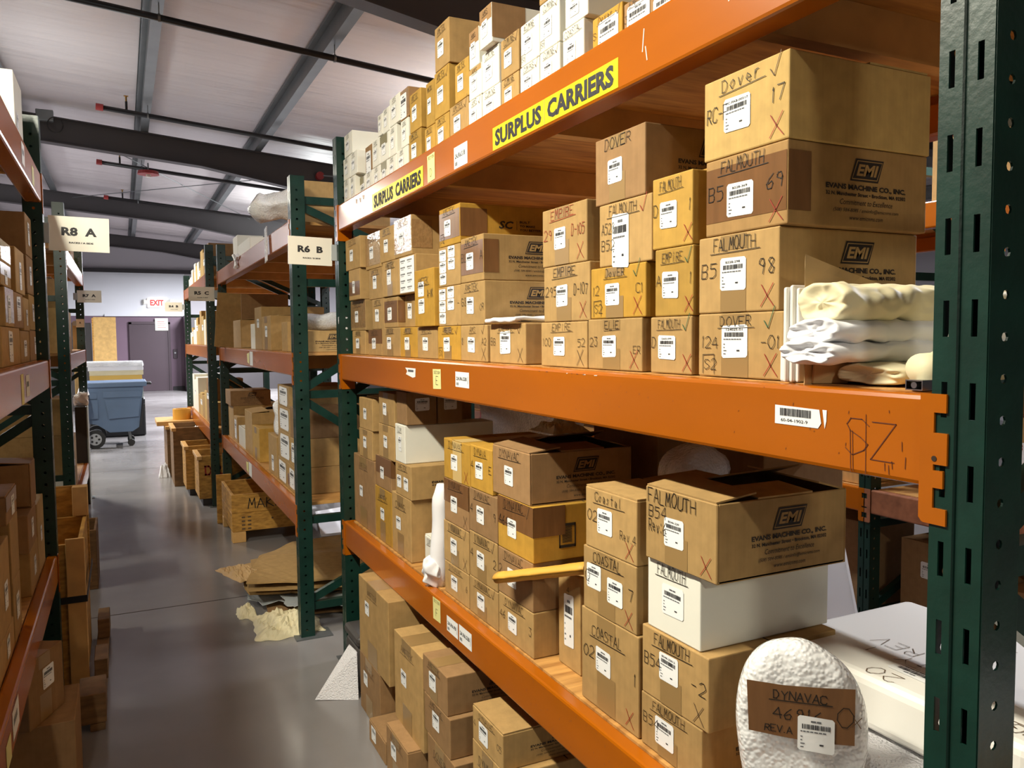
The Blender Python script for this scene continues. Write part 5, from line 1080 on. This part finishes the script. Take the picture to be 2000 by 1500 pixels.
crumple('crumpled_paper', 'white scraps bulging beside the tilt truck lid', 'paper', (-.52, 12.7, .80), .14, .14, .18, 'white_paper', 6, 61)
t = thing('side_table', 'low dark stand under the white scraps beside the tilt truck', 'stand', (-.55, 12.7, 0)); mb = MB(); mb.rbox(-.10, .10, -.10, .10, .74, .80, 'panel_black', .003); mb.build('top', t)
for sx in (-.07, .07):
    for sy in (-.07, .07): mb = MB(); mb.box(sx-.012, sx+.012, sy-.012, sy+.012, 0, .739, 'panel_black'); mb.build('leg', t)
# exit sign, door notice, call plate
t = thing('exit_sign', 'illuminated exit sign with two lamp heads over the purple door', 'exit sign', (.98, YF-.02, 2.68), 0); mb = MB(); mb.rbox(-.26, .26, -.09, -.003, -.15, .15, 'exit_face', .015)
F = (Vector((-.26, -.09, -.15)), Vector((1, 0, 0)), Vector((0, 0, 1)), Vector((0, -1, 0))); font(mb, F, 'EXIT', .07, .45, .06, .24, 'exit_red', .002, bold=.05); mb.build('housing', t)
for s in (-1, 1):
    mb = MB(); mb.tube([(s*.27, -.05, .02), (s*.38, -.08, .02)], [.05, .085], 'laminate', 14); mb.build('lamp_head', t)
t = thing('door_notice', 'white notice with pale red print taped on the purple door', 'notice', (1.09, YF-.087, 2.03), 0); mb = MB(); mb.box(-.18, .18, -.002, 0, -.19, .18, 'laminate')
F = (Vector((-.18, -.002, -.19)), Vector((1, 0, 0)), Vector((0, 0, 1)), Vector((0, -1, 0)))
for i in range(4): mb.rect(F, .06, .30-.04*(i % 2), .08+.06*i, .095+.06*i, 'red', .001)
mb.build('sheet', t)
t = thing('call_plate', 'dark call button plate on the purple wall right of the door', 'wall plate', (1.45, YF-.001, 1.12), 0); mb = MB(); mb.rbox(-.06, .06, -.03, 0, -.14, .14, 'door_purple', .006); mb.tube([(0, -.034, .03), (0, -.03, .03)], .025, 'rim', 12); mb.build('plate', t)
t = thing('junction_box', 'small grey box with a cable loop on the dark rafter at left', 'junction box', (-.81, 12.2, 4.50)); mb = MB(); mb.rbox(-.10, .10, -.09, .0, -.07, .07, 'steel_grey', .006); mb.build('box', t); mb = MB(); mb.tube([(.12+.09*math.cos(a), -.10, -.12+.10*math.sin(a)) for a in [i*2*PI/16+1.5 for i in range(15)]], .007, 'black_plastic', 6); mb.build('cable', t)
t = thing('smoke_alarm', 'red alarm disc hanging by the middle sprinkler pipe', 'alarm', (.46, 14.0, 4.20)); mb = MB(); mb.tube([(0, 0, -.02), (0, 0, .03)], [.16, .15], 'cap_red', 20); mb.tube([(0, 0, -.06), (0, 0, -.02)], .04, 'laminate', 10); mb.build('disc', t); mb = MB(); mb.tube([(0, 0, .03), (0, 0, .16)], .012, 'steel_grey', 6); mb.build('stem', t)
t = thing('alarm_light', 'small red fitting on the dark rafter near its deep end', 'alarm', (2.77, 12.22, 4.02)); mb = MB(); mb.tube([(0, -.03, 0), (0, .06, 0)], .06, 'cap_red', 14); mb.bar((.04, -.03, 0), (.2, -.03, -.002), .02, .02, 'steel_grey'); mb.build('fitting', t)

# ------------------------------------------------------------------ loose things on the near rack
# middle shelf, paper parcels at the near end
zt = ZM+.002
GPP = 'paper and foam parcels at the near end of the middle shelf'
def roll(name, lab, cat, x0, x1, y, z, ry, rz_, m, tilt=0., amp=.008, f=16., n=48, seg=56, yaw=0., endflat=1, grp=GPP, ridge=0):
    t = thing(name, lab, cat, (x0, y, z), 0, grp); mb = MB(); L = x1-x0; vs_ = []; fs = []; sd = rnd.uniform(0, 40)
    for i in range(seg+1):
        a = i/seg; k = (.86 if i == 0 else .95 if i == 1 else 1) if endflat else 1
        for j in range(n):
            q = 2*PI*j/n; c, s = math.cos(q), math.sin(q); sup = (abs(c)**3+abs(s)**3)**(-1/3)
            p = Vector((a*L, c*ry*sup*k + yaw*a*L, s*rz_*sup*k + tilt*a*L)); u = p*f+Vector((sd, 0, 0))
            p += (Vector((0, noise.noise(u), noise.noise(u+Vector((0, 44, 0)))))*amp if not ridge else Vector((0, c, s))*amp*(1.1-2.2*abs(noise.noise(u))-.9*abs(noise.noise(u*2.1)))) + Vector((noise.noise(Vector((c*3+sd, s*3, 0)))*.012 if i == 0 else 0, 0, 0)); vs_.append(p)
    for i in range(seg):
        for j in range(n): fs.append((i*n+j, i*n+(j+1) % n, (i+1)*n+(j+1) % n, (i+1)*n+j))
    mb.add(vs_, fs, m)
    # the folded end: a recessed centre
    mi = mb.mi(m); prev = list(range(n))
    for kk, dx_ in ((.72, .006), (.40, .010), (.15, .008)):
        c0 = len(mb.v)
        for j in range(n):
            v = mb.v[j]; g_ = noise.noise(Vector((v[1]*28+sd, v[2]*55, kk*3)))
            mb.v.append((dx_+.010*g_, v[1]*kk, v[2]*kk)); mb.f.append((prev[j], prev[(j+1) % n], c0+(j+1) % n, c0+j)); mb.m.append(mi)
        prev = [c0+j for j in range(n)]
    mb.f.append(tuple(prev)); mb.m.append(mi)
    mb.f.append(tuple(seg*n+j for j in range(n))); mb.m.append(mi)
    o = mb.build('wrapping', t, smooth=True); md = o.modifiers.new('smooth', 'SUBSURF'); md.levels = 1; md.render_levels = 1; return t
t = thing('foam_sheet', 'tall white foam sheets standing next to the big cartons, middle shelf', 'foam', (.955, .925, zt), 0, GPP)
for i, (y, h, L, m) in enumerate(((.028, .152, .34, 'white_card'), (.0195, .155, .33, 'white_card'), (.011, .150, .36, 'white_card'))):
    mb = MB(); mb.rbox(.005*i, L, y, y+.007, 0, h, m, .004, 2); mb.build('sheet', t)
t = thing('foam_sheet', 'small white foam offcuts low beside the cartons, middle shelf', 'foam', (.965, .966, zt), 0, GPP); mb = MB(); mb.rbox(0, .25, 0, .010, 0, .058, 'white_card', .003, 2); mb.build('sheet', t)
t = thing('padded_parcel', 'flat tan paper parcel rising behind the cream roll, middle shelf', 'parcel', (.950, .910, zt), 0, GPP); mb = MB()
b_ = bmesh.new(); bmesh.ops.create_grid(b_, x_segments=16, y_segments=12, size=.5)
for v in b_.verts:
    x, z = (v.co.x+.5), (v.co.y+.5); top = .20-.085*x; wv = .004*noise.noise(Vector((x*4, z*4, 2)))
    v.co = Vector((x*.33, wv + .002*math.sin(x*9), z*top))
bmesh.ops.solidify(b_, geom=b_.faces[:], thickness=.015); mb.bm(b_, 'tan_paper'); o = mb.build('wrapping', t, smooth=False)
md = o.modifiers.new('round', 'BEVEL'); md.width = .006; md.segments = 2; md.limit_method = 'ANGLE'
roll('paper_roll', 'large crumpled cream paper roll, highest of the rolls on the middle shelf', 'paper roll', .940, 1.38, .872, 1.6215, .046, .0262, 'cream', tilt=-.02, amp=.008, f=24, ridge=1, yaw=-.06)
roll('paper_roll', 'white wrapped roll in the middle of the three on the middle shelf', 'paper roll', .925, 1.36, .876, 1.578, .050, .0165, 'white_paper', tilt=.0, amp=.006, f=20, ridge=1, yaw=-.05)
roll('paper_roll', 'white wrapped roll with an open tucked end, lowest of the three', 'paper roll', .920, 1.36, .882, 1.5475, .052, .0155, 'white_paper', tilt=.0, amp=.006, f=20, ridge=1, yaw=-.05)
roll('cream_bag', 'bulging cream bag under the white rolls, middle shelf', 'bag', .985, 1.35, .826, zt+.0165, .058, .0145, 'cream', amp=.004, f=14, ridge=1)
t, o = lump('cream_parcel', 'cream folded parcel touching the near upright, middle shelf', 'parcel', (.985, .728, zt+.028), [(-.01, 0, 0), (.32, 0, 0)], .034, 'cream', .76, .006, 14, n=22, grp=GPP, pinch=.75)
t = thing('kraft_paper', 'folded brown paper standing between foam and cream bag, middle shelf', 'paper', (.965, .905, zt), 0, GPP); mb = MB()
mb.add([(0, 0, 0), (.05, -.022, 0), (.05, -.03, .03), (.0, -.004, .036), (0, .004, 0), (.05, -.018, 0), (.05, -.026, .032), (0, .0, .038)], [(0,1,2,3),(4,5,6,7),(0,1,5,4),(1,2,6,5),(2,3,7,6),(3,0,4,7)], 'tan_paper'); mb.build('sheet', t)
t = thing('aluminium_profile', 'short aluminium profile lying at the near end of the middle beam', 'metal profile', (.955, .722, zt), 0); mb = MB()
for q in ((-.013, .013, 0, .0015), (-.013, .013, .0125, .014)): mb.box(0, .35, q[0], q[1], q[2], q[3], 'alu')
for yy in (-.013, .0115): mb.box(0, .35, yy, yy+.0015, .0015, .0125, 'alu')
mb.tube([(0, 0, .007), (.35, 0, .007)], .0045, 'alu', 10); mb.build('extrusion', t)
# white packet on the mid shelf carton
t = thing('paper_packet', 'flat white paper packet lying on a tan carton, middle shelf', 'packet', (.955, 1.935, 1.613), .0); mb = MB()
b_ = bmesh.new(); bmesh.ops.create_grid(b_, x_segments=12, y_segments=12, size=.5)
for v in b_.verts: v.co = Vector(((v.co.x+.5)*.36, (v.co.y+.5)*.20, .006+.006*noise.noise(v.co*5)+.012*(v.co.x+.5)*(v.co.y+.5)))
bmesh.ops.solidify(b_, geom=b_.faces[:], thickness=.011)
mz = min(v.co.z for v in b_.verts)
for v in b_.verts: v.co.z -= mz
mb.bm(b_, 'white_paper'); o = mb.build('wrapping', t); md = o.modifiers.new('round', 'BEVEL'); md.width = .004; md.segments = 2; md.limit_method = 'ANGLE'
# lower shelf, far half
zl = ZL+.002
carton('', .99, 2.645, 2.78, zl, .838, .28, 'w', 'small grey-white carton between the tan stack and the white tube, lower shelf', n='COASTAL', st=[(.55, .3, .07, .06)], fl=4, grp=GRP['L'])
t, o = lump('white_tube', 'tall white paper-wrapped tube standing beside the twelve-carton block', 'tube', (.985, 2.578, zl+.18), [(0, .022, -.178), (0, -.002, .185)], .038, 'white_paper', .9, .006, 10, n=18, pinch=.6)
lump('crumpled_paper', 'white crumpled paper at the foot of the tube, lower shelf', 'paper', (.955, 2.60, zl+.045), [(0, .03, -.03), (0, -.02, .045)], .034, 'white_paper', 1., .02, 30, n=26, seg=16)
t = thing('paper_bag', 'tan paper bag tucked behind the white tube, lower shelf', 'bag', (1.06, 2.70, .840)); mb = MB(); mb.rbox(0, .14, -.05, .06, 0, .11, 'tan_paper', .012, 2); mb.build('body', t)
carton('', .982, 2.945, 3.07, 1.231, 1.360, .125, 'k3', 'brown carton with a wide label on its near end, atop the white carton', st=[], grp=GRP['L'])
carton('', 1.112, 2.945, 3.07, 1.231, 1.360, .105, 'k3', 'second brown carton in shadow atop the white carton, right behind the first', st=[], grp=GRP['L'])
for o_, xx, ww in ((None, 1.017, .060), (None, 1.135, .055)):
    root = [o for o in bpy.data.objects if o.name.startswith('carton') and o.type == 'EMPTY'][-1 if xx > 1.1 else -2]
    d_ = root.location; q = MB(); sticker_geo(q, (Vector((.1253/2, xx-d_.x-.01, .045)), Vector((0, 1, 0)), Vector((0, 0, 1)), Vector((1, 0, 0))), .04, .035, ww, .05); q.build('barcode_sticker', root)
t = thing('yellow_envelope', 'rolled yellow padded envelope sticking out of the lower shelf', 'envelope', (.925, 1.985, .900), 0); mb = MB()
A = Vector((0, 0, 0)); B2 = Vector((.098, -.325, .10)); dv = (B2-A).normalized(); sx = dv.cross(Vector((0, 0, 1))).normalized(); sz = sx.cross(dv)
vs_ = []; fs = []; N_ = 40; R_ = 14
for i in range(R_+1):
    for j in range(N_):
        a = j/N_*2*PI*1.6; r = .021-.0045*j/N_
        vs_.append(A+(B2-A)*(i/R_) + sx*math.cos(a)*r*1.25 + sz*math.sin(a)*r*.8 + Vector((0, 0, .002*noise.noise(Vector((i*.7, j*.2, 0))))))
for i in range(R_):
    for j in range(N_-1): fs.append((i*N_+j, i*N_+j+1, (i+1)*N_+j+1, (i+1)*N_+j))
mb.add(vs_, fs, 'envelope'); o = mb.build('envelope_sheet', t, smooth=True); md = o.modifiers.new('thick', 'SOLIDIFY'); md.thickness = .0016
mb = MB(); FE = (A+sz*.0172-sx*.0+Vector((0, 0, .0)), dv, -sx if (-sx).z >= 0 else sx, sz)
FE = (A - sx*.0265, dv, sz, -sx)
hand(mb, FE, 'REV A', .07, -.004, .013, 'marker', .0008, w=.0012); 
for i in range(16): ribbon(mb, FE, [[(.145+.004*i, -.006), (.153+.004*i, .010)]], .0009, 'ink_grey', .0008)
mb.build('writing', t)
carton('', 1.03, 1.72, 1.835, zl, .955, .25, 'k1', 'narrow tall carton in the gap between the stacks, lower shelf', n='4', st=[(.5, .5, .05, .14)], grp=GRP['L'])
# rear of the lower shelf
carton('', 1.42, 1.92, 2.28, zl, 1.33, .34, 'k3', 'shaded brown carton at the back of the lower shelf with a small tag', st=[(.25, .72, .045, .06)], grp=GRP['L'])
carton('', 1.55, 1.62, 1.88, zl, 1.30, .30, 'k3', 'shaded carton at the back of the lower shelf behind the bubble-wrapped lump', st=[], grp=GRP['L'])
t, o = lump('bubble_wrap_bundle', 'clear bubble-wrapped lump at the back of the lower shelf under the beam', 'bubble wrap', (1.36, 1.69, 1.20), [(0, .06, 0), (0, -.07, 0)], .085, 'wrap', .95, .02, 18, n=26)
carton('', 1.29, 1.60, 1.80, zl, 1.105, .14, 'k1', 'plain carton hidden beneath the bubble-wrapped lump', st=[], grp=GRP['L'])
t = thing('bubble_wrap_sheet', 'big grey bubble wrap sheet hanging at the back behind the twelve-carton block', 'bubble wrap', (1.40, 2.75, zl), 0); mb = MB()
b_ = bmesh.new(); bmesh.ops.create_grid(b_, x_segments=24, y_segments=20, size=.5)
for v in b_.verts: v.co = Vector((.03*noise.noise(Vector((v.co.x*5, v.co.y*5, 1)))+.02*math.sin(v.co.x*9), v.co.x*.80, (v.co.y+.5)*.64))
bmesh.ops.solidify(b_, geom=b_.faces[:], thickness=.006); mb.bm(b_, 'wrap'); mb.build('sheet', t)
crumple('crumpled_paper', 'pale yellow paper scrap on the flaps of the open logo carton', 'paper', (1.30, 2.30, 1.258), .14, .16, .05, 'cream', 6, 77)
carton('', 1.18, 2.15, 2.45, zl, 1.256, .30, 'k3', 'carton behind the twelve-carton block carrying a pale scrap', x_=None, st=[], grp=GRP['L']) if False else None
t = thing('foam_board', 'tall white foam board leaning behind the near stack with a scrawled word', 'board', (1.50, 1.50, zl)); mb = MB()
mb.add([(0, .08, 0), (0, -.29, 0), (.02, -.145, .465), (.02, .08, .465), (.008, .08, 0), (.008, -.29, 0), (.028, -.145, .465), (.028, .08, .465)], [(0,1,2,3),(4,5,6,7),(0,1,5,4),(1,2,6,5),(2,3,7,6),(3,0,4,7)], 'foam_thin')
FW = (Vector((-.0015, .08, 0)), Vector((0, -1, 0)), Vector((.0435, 0, 1)).normalized(), Vector((-1, 0, .0435)).normalized()); hand(mb, FW, 'CHECK', .07, .245, .022, 'marker', .001, w=.003); mb.build('board', t)
# bubble-wrapped disc
def disc():
    t = thing('bubble_wrapped_part', 'round bubble-wrapped part with brown tape and sticker at the bottom of the lower shelf', 'bubble wrap', (1.035, .992, zl), 0, rot=(0, 0, math.radians(-45)))
    # local: x right across the disc, y away from the camera
    b = bmesh.new(); N_ = 44; rings = [(0, .034), (.35, .036), (.7, .035), (.88, .030), (.97, .018), (1.0, 0)]
    import itertools
    def rad(a):
        return .165*(1+.05*math.sin(3*a+.6)+.04*noise.noise(Vector((math.cos(a)*2, math.sin(a)*2, 7))))
    vs = {}
    cz = .178
    for sgn in (-1, 1):
        for ri, (k, y) in enumerate(rings):
            if ri == 5 and sgn == 1: continue
            for j in range(N_ if ri else 1):
                a = 2*PI*j/N_; r = rad(a)*k; x, z = r*math.cos(a)*.66, r*math.sin(a)*1.10
                nn = noise.noise(Vector((x*22, z*22, sgn*4)))*.006
                vs[(sgn, ri, j)] = b.verts.new((x, sgn*y+nn*(k < .99), max(.0, cz+z)))
    g = lambda s, r, j: vs[(-1, 5, j % N_)] if r == 5 else vs[(s, r, 0 if r == 0 else j % N_)]
    for s in (-1, 1):
        for ri in range(5):
            for j in range(N_):
                q = [g(s, ri, j), g(s, ri+1, j), g(s, ri+1, j+1), g(s, ri, j+1)]
                q2 = []; [q2.append(v) for v in q if v not in q2]
                try: b.faces.new(q2)
                except ValueError: pass
    mb = MB(); mb.bm(b, 'wrap'); o = mb.build('wrapping', t, smooth=True); o.modifiers.new('s', 'SUBSURF').levels = 1
    mb = MB(); F = (Vector((-.082, -.0445, .185)), Vector((1, 0, 0)), Vector((0, 0, 1)), Vector((0, -1, 0)))
    mb.on(F, [(0, .012), (.056, .008), (.112, .006), (.168, .010), (.168, .106), (.112, .101), (.056, .098), (-.004, .100)], [(0,1,6,7),(1,2,5,6),(2,3,4,5)], 'tape_brown', 0)
    hand(mb, F, 'DYNAVAC', .040, .074, .0135, 'marker', .0008, w=.0018, under=True); hand(mb, F, '46916', .04, .040, .019, 'marker', .0008, w=.0018); hand(mb, F, 'REV.A', .026, .016, .011, 'marker', .0008, w=.0016); hand(mb, F, '0', .140, .040, .034, 'marker', .0008, w=.0014); hand(mb, F, 'X', .164, .042, .018, 'marker_faint', .0008, w=.0012)
    mb.build('brown_tape', t)
    mb = MB(); sticker_geo(mb, F, .108, .020, .058, .060, None, .0014); mb.build('barcode_sticker', t)
disc()
# big white package, foam and bubble wrap at the bottom right
t = thing('white_package', 'large flat white package with upside-down handwriting, lower right', 'package', (1.415, .90, .848), 0); mb = MB()
mb.rbox(-.215, .225, -.205, .345, 0, .102, 'white_card', .018, 3); FT = (Vector((.22, .34, .102)), Vector((0, -1, 0)), Vector((-1, 0, 0)), Vector((0, 0, 1)))
FT = (Vector((-.2, -.34, .102)), Vector((0, 1, 0)), Vector((-1, 0, 0)), Vector((0, 0, 1)))
for q, u, v, z_ in (('REV', .50, -.17, .036), ('QTY', .42, -.125, .034), ('1', .56, -.11, .03), ('26', .33, -.11, .042), ('20', .44, -.035, .036), ('CUMING', .10, -.045, .030), ('X', .42, -.33, .024)): hand(mb, FT, q, u-.05, v, z_, 'marker_faint', .0012, w=.0016, under=len(q) > 4)
mb.build('package_body', t)
mb = MB(); sticker_geo(mb, FT, .40, -.085, .085, .07); mb.build('barcode_sticker', t)
GF = 'foam pieces at the bottom right'
roll('foam_roll', 'grey-white foam roll lying under the big white package', 'foam', 1.13, 1.62, .91, zl+.072, .205, .069, 'foam', amp=.006, f=10, grp=GF)
t, o = lump('bubble_wrap_heap', 'bubble wrap heap at the bottom edge beside the wrapped disc', 'bubble wrap', (1.01, .88, zl+.050), [(-.03, .0, -.0), (.08, -.08, 0)], .055, 'wrap', .85, .014, 20, n=26, seg=16)
t, o = lump('bubble_wrap_heap', 'second bubble wrap heap nearer the upright at the bottom edge', 'bubble wrap', (1.02, .77, zl+.036), [(-.03, .02, 0), (.1, -.02, 0)], .038, 'wrap', .85, .014, 20, n=26, seg=16)
# floor, far end
t = thing('waste_bin', 'small dark grey bin on the floor behind the cartons', 'bin', (1.03, 3.46, 0), 0); mb = MB(); mb.rbox(-.15, .20, -.10, .13, 0, .215, 'grey_plastic', .03, 3); mb.build('body', t); mb = MB(); mb.rbox(-.155, .205, -.105, .135, .216, .262, 'grey_plastic', .03, 3); mb.build('lid', t)
for i in (-.12, .0): mb = MB(); mb.tube([(i, -.108, .245), (i, -.104, .245)], .006, 'alu', 8); mb.build('rivet', t)
t = thing('foam_sheet', 'white foam sheet leaning on the floor, pointed toward the aisle', 'foam', (.78, 3.36, 0), 0); mb = MB()
mb.add([(-.082, .047, .004), (.09, -.03, .0), (.10, .02, .19), (.085, .10, .20), (-.078, .053, .006), (.094, -.024, .003), (.104, .026, .19), (.089, .106, .20)], [(0,1,2,3),(4,5,6,7),(0,1,5,4),(1,2,6,5),(2,3,7,6),(3,0,4,7)], 'foam'); mb.build('sheet', t)

# ------------------------------------------------------------------ the row behind, seen through the near rack
XN = 3.30
upright(XN, 2.72, 1, 'green upright of the row behind, seen through the lower shelf'); upright(XN, -.40, 1, 'upright of the row behind to the right of the near upright'); upright(XN, 5.85, 1, 'farther upright of the row behind the near rack'); upright(XN, 9.0, 1, 'back row upright glimpsed through the second rack')
for z, l in ((2.168, 'upper'), (.800, 'lower')):
    for (a, b, m, w) in ((-.33, 2.72, 'orange_worn' if z < 1.5 else 'orange', 'near'), (2.79, 5.85, 'orange', 'middle'), (5.92, 9.0, 'orange', 'far')):
        beam(XN, a, b, z, 1, '%s beam of the row behind, %s bay%s' % (l, w, ', worn grey paint' if m == 'orange_worn' else ''), m=m); beam(XN+1.0, a, b, z, -1, 'rear %s beam of the row behind, %s bay' % (l, w))
        deck(XN+.041, XN+.959, a+.01, b-.01, z+.001, '%s plywood shelf of the row behind, %s bay' % (l, w), 0)
for (a, b, w) in ((2.79, 5.85, 'middle'), (5.92, 9.0, 'far')):
    beam(XN, a, b, 1.52, 1, 'half-height beam of the row behind, %s bay' % w); deck(XN+.041, XN+.959, a+.01, b-.01, 1.521, 'half-height plywood shelf of the row behind, %s bay' % w)
GN = 'cartons in the row behind the near rack'
def CN(x, y0, y1, z0, z1, m, lab, d=.4, **kw): carton('', x, y0, y1, z0, z1, d, m, lab, grp=GN, **kw)
CN(3.45, 2.20, 2.66, .0, .56, 'k3', 'shaded carton with a small white label below the worn beam, row behind', st=[(.35, .76, .10, .08)])
CN(3.45, 1.65, 2.15, .0, .45, 'k3', 'shaded carton low in the row behind next to the labelled one'); CN(3.80, 2.30, 2.6, .561, .75, 'k5', 'pale carton standing behind the diagonal brace, row behind', st=[])
CN(3.40, 2.85, 3.3, 0, .6, 'k3', 'dark carton on the floor of the row behind, left of the upright', st=[]); CN(3.40, 3.4, 4.3, 0, .7, 'k3', 'large dark carton on the floor of the row behind', st=[])
CN(3.40, 3.6, 4.2, .802, 1.25, 'k1', 'kraft carton on the lower shelf of the row behind, middle bay', st=[]); CN(3.40, 4.3, 5.1, .802, 1.35, 'k1', 'tall kraft carton on the lower shelf of the row behind, middle bay')
t = carton('', 3.36, 1.66, 2.11, .802, 1.58, .4, 'k1', 'tall kraft carton with a red-lettered shipping label at the right edge, row behind', grp=GN, st=[])
mb = MB(); FQ = (Vector((-.225, 0, 0)), Vector((1, 0, 0)), Vector((0, 0, 1)), Vector((0, -1, 0))); mb.rect(FQ, .02, .26, .15, .31, 'paper', .0012); font(mb, FQ, 'AF', .025, .085, .265, .30, 'red', .0018, bold=.04); font(mb, FQ, 'FR', .035, .085, .225, .25, 'ink', .0018, bold=.03)
for i in range(3): mb.rect(FQ, .03, .14, .165+.016*i, .170+.016*i, 'ink_grey', .0018)
mb.build('shipping_label', t)
CN(3.40, 1.05, 1.50, .802, 1.25, 'k1', 'kraft carton on the lower shelf behind the near upright'); CN(3.40, 1.95, 2.50, 2.17, 2.50, 'k1', 'kraft carton on the upper shelf of the row behind')
CN(3.36, .50, .95, .802, 1.22, 'k2', 'kraft carton right of the near upright, row behind', st=[(.4, .3, .16, .16)])
CN(3.40, 6.3, 6.8, 1.523, 1.78, 'w', 'bright white carton on the back row, left of another, behind the second rack', st=[]); CN(3.40, 7.0, 7.35, 1.523, 1.75, 'w', 'smaller white carton on the back row behind the second rack', st=[]); CN(3.40, 7.5, 8.2, 1.523, 1.72, 'w', 'long white carton on the back row behind the second rack', st=[])
CN(3.40, 6.2, 6.9, .802, 1.1, 'k1', 'kraft carton on the lower back row behind the second rack', st=[]); CN(3.40, 7.0, 7.9, .802, 1.25, 'k3', 'brown carton on the lower back row behind the second rack', st=[])
t = thing('wooden_box', 'small wooden box with a finger hole on the shelf of the row behind', 'wooden box', (3.50, 3.02, .802), 0, GN); mb = MB(); mb.rbox(-.14, .2, -.18, .14, 0, .19, 'lumber', .004); mb.build('body', t); mb = MB(); mb.tube([(-.143, -.02, .11), (-.1395, -.02, .11)], .025, 'slit', 14); mb.build('finger_hole', t)
t = thing('spray_bottle', 'spray bottle with a blue cap beside the wooden box, row behind', 'spray bottle', (3.40, 3.27, .802), 0); mb = MB(); mb.tube([(0, 0, 0), (0, 0, .10), (0, 0, .13)], [.035, .035, .016], 'laminate', 14); mb.build('bottle', t); mb = MB(); mb.tube([(0, 0, .13), (0, 0, .19)], .02, 'blue', 12); mb.build('cap', t)
t = thing('red_cart', 'red metal cart glimpsed through the lower shelf at the back', 'cart', (2.75, 5.2, 0), 0); mb = MB()
for z in (.5, .98): mb.rbox(-.25, .25, -.5, .5, z, z+.05, 'red', .008)
mb.build('tray', t)
for sx in (-.23, .23):
    for sy in (-.47, .47): mb = MB(); mb.box(sx-.02, sx+.02, sy-.02, sy+.02, 0, 1.12, 'red'); mb.build('leg', t)
# right edge behind the near upright
t = thing('paper_bundle', 'loose white papers at the right edge behind the near upright', 'papers', (1.30, .36, zl+.16)); mb = MB()
for i in range(4): mb.bar((-.20, -.15+.03*i, .012*i), (.25, -.10+.02*i, .012*i+.01), .26, .004, 'white_paper')
mb.build('sheets', t)
deck(XF+.041, XF+.959, -2.0, .598, ZL+.001, 'plywood lower shelf of the bay right of the near upright')
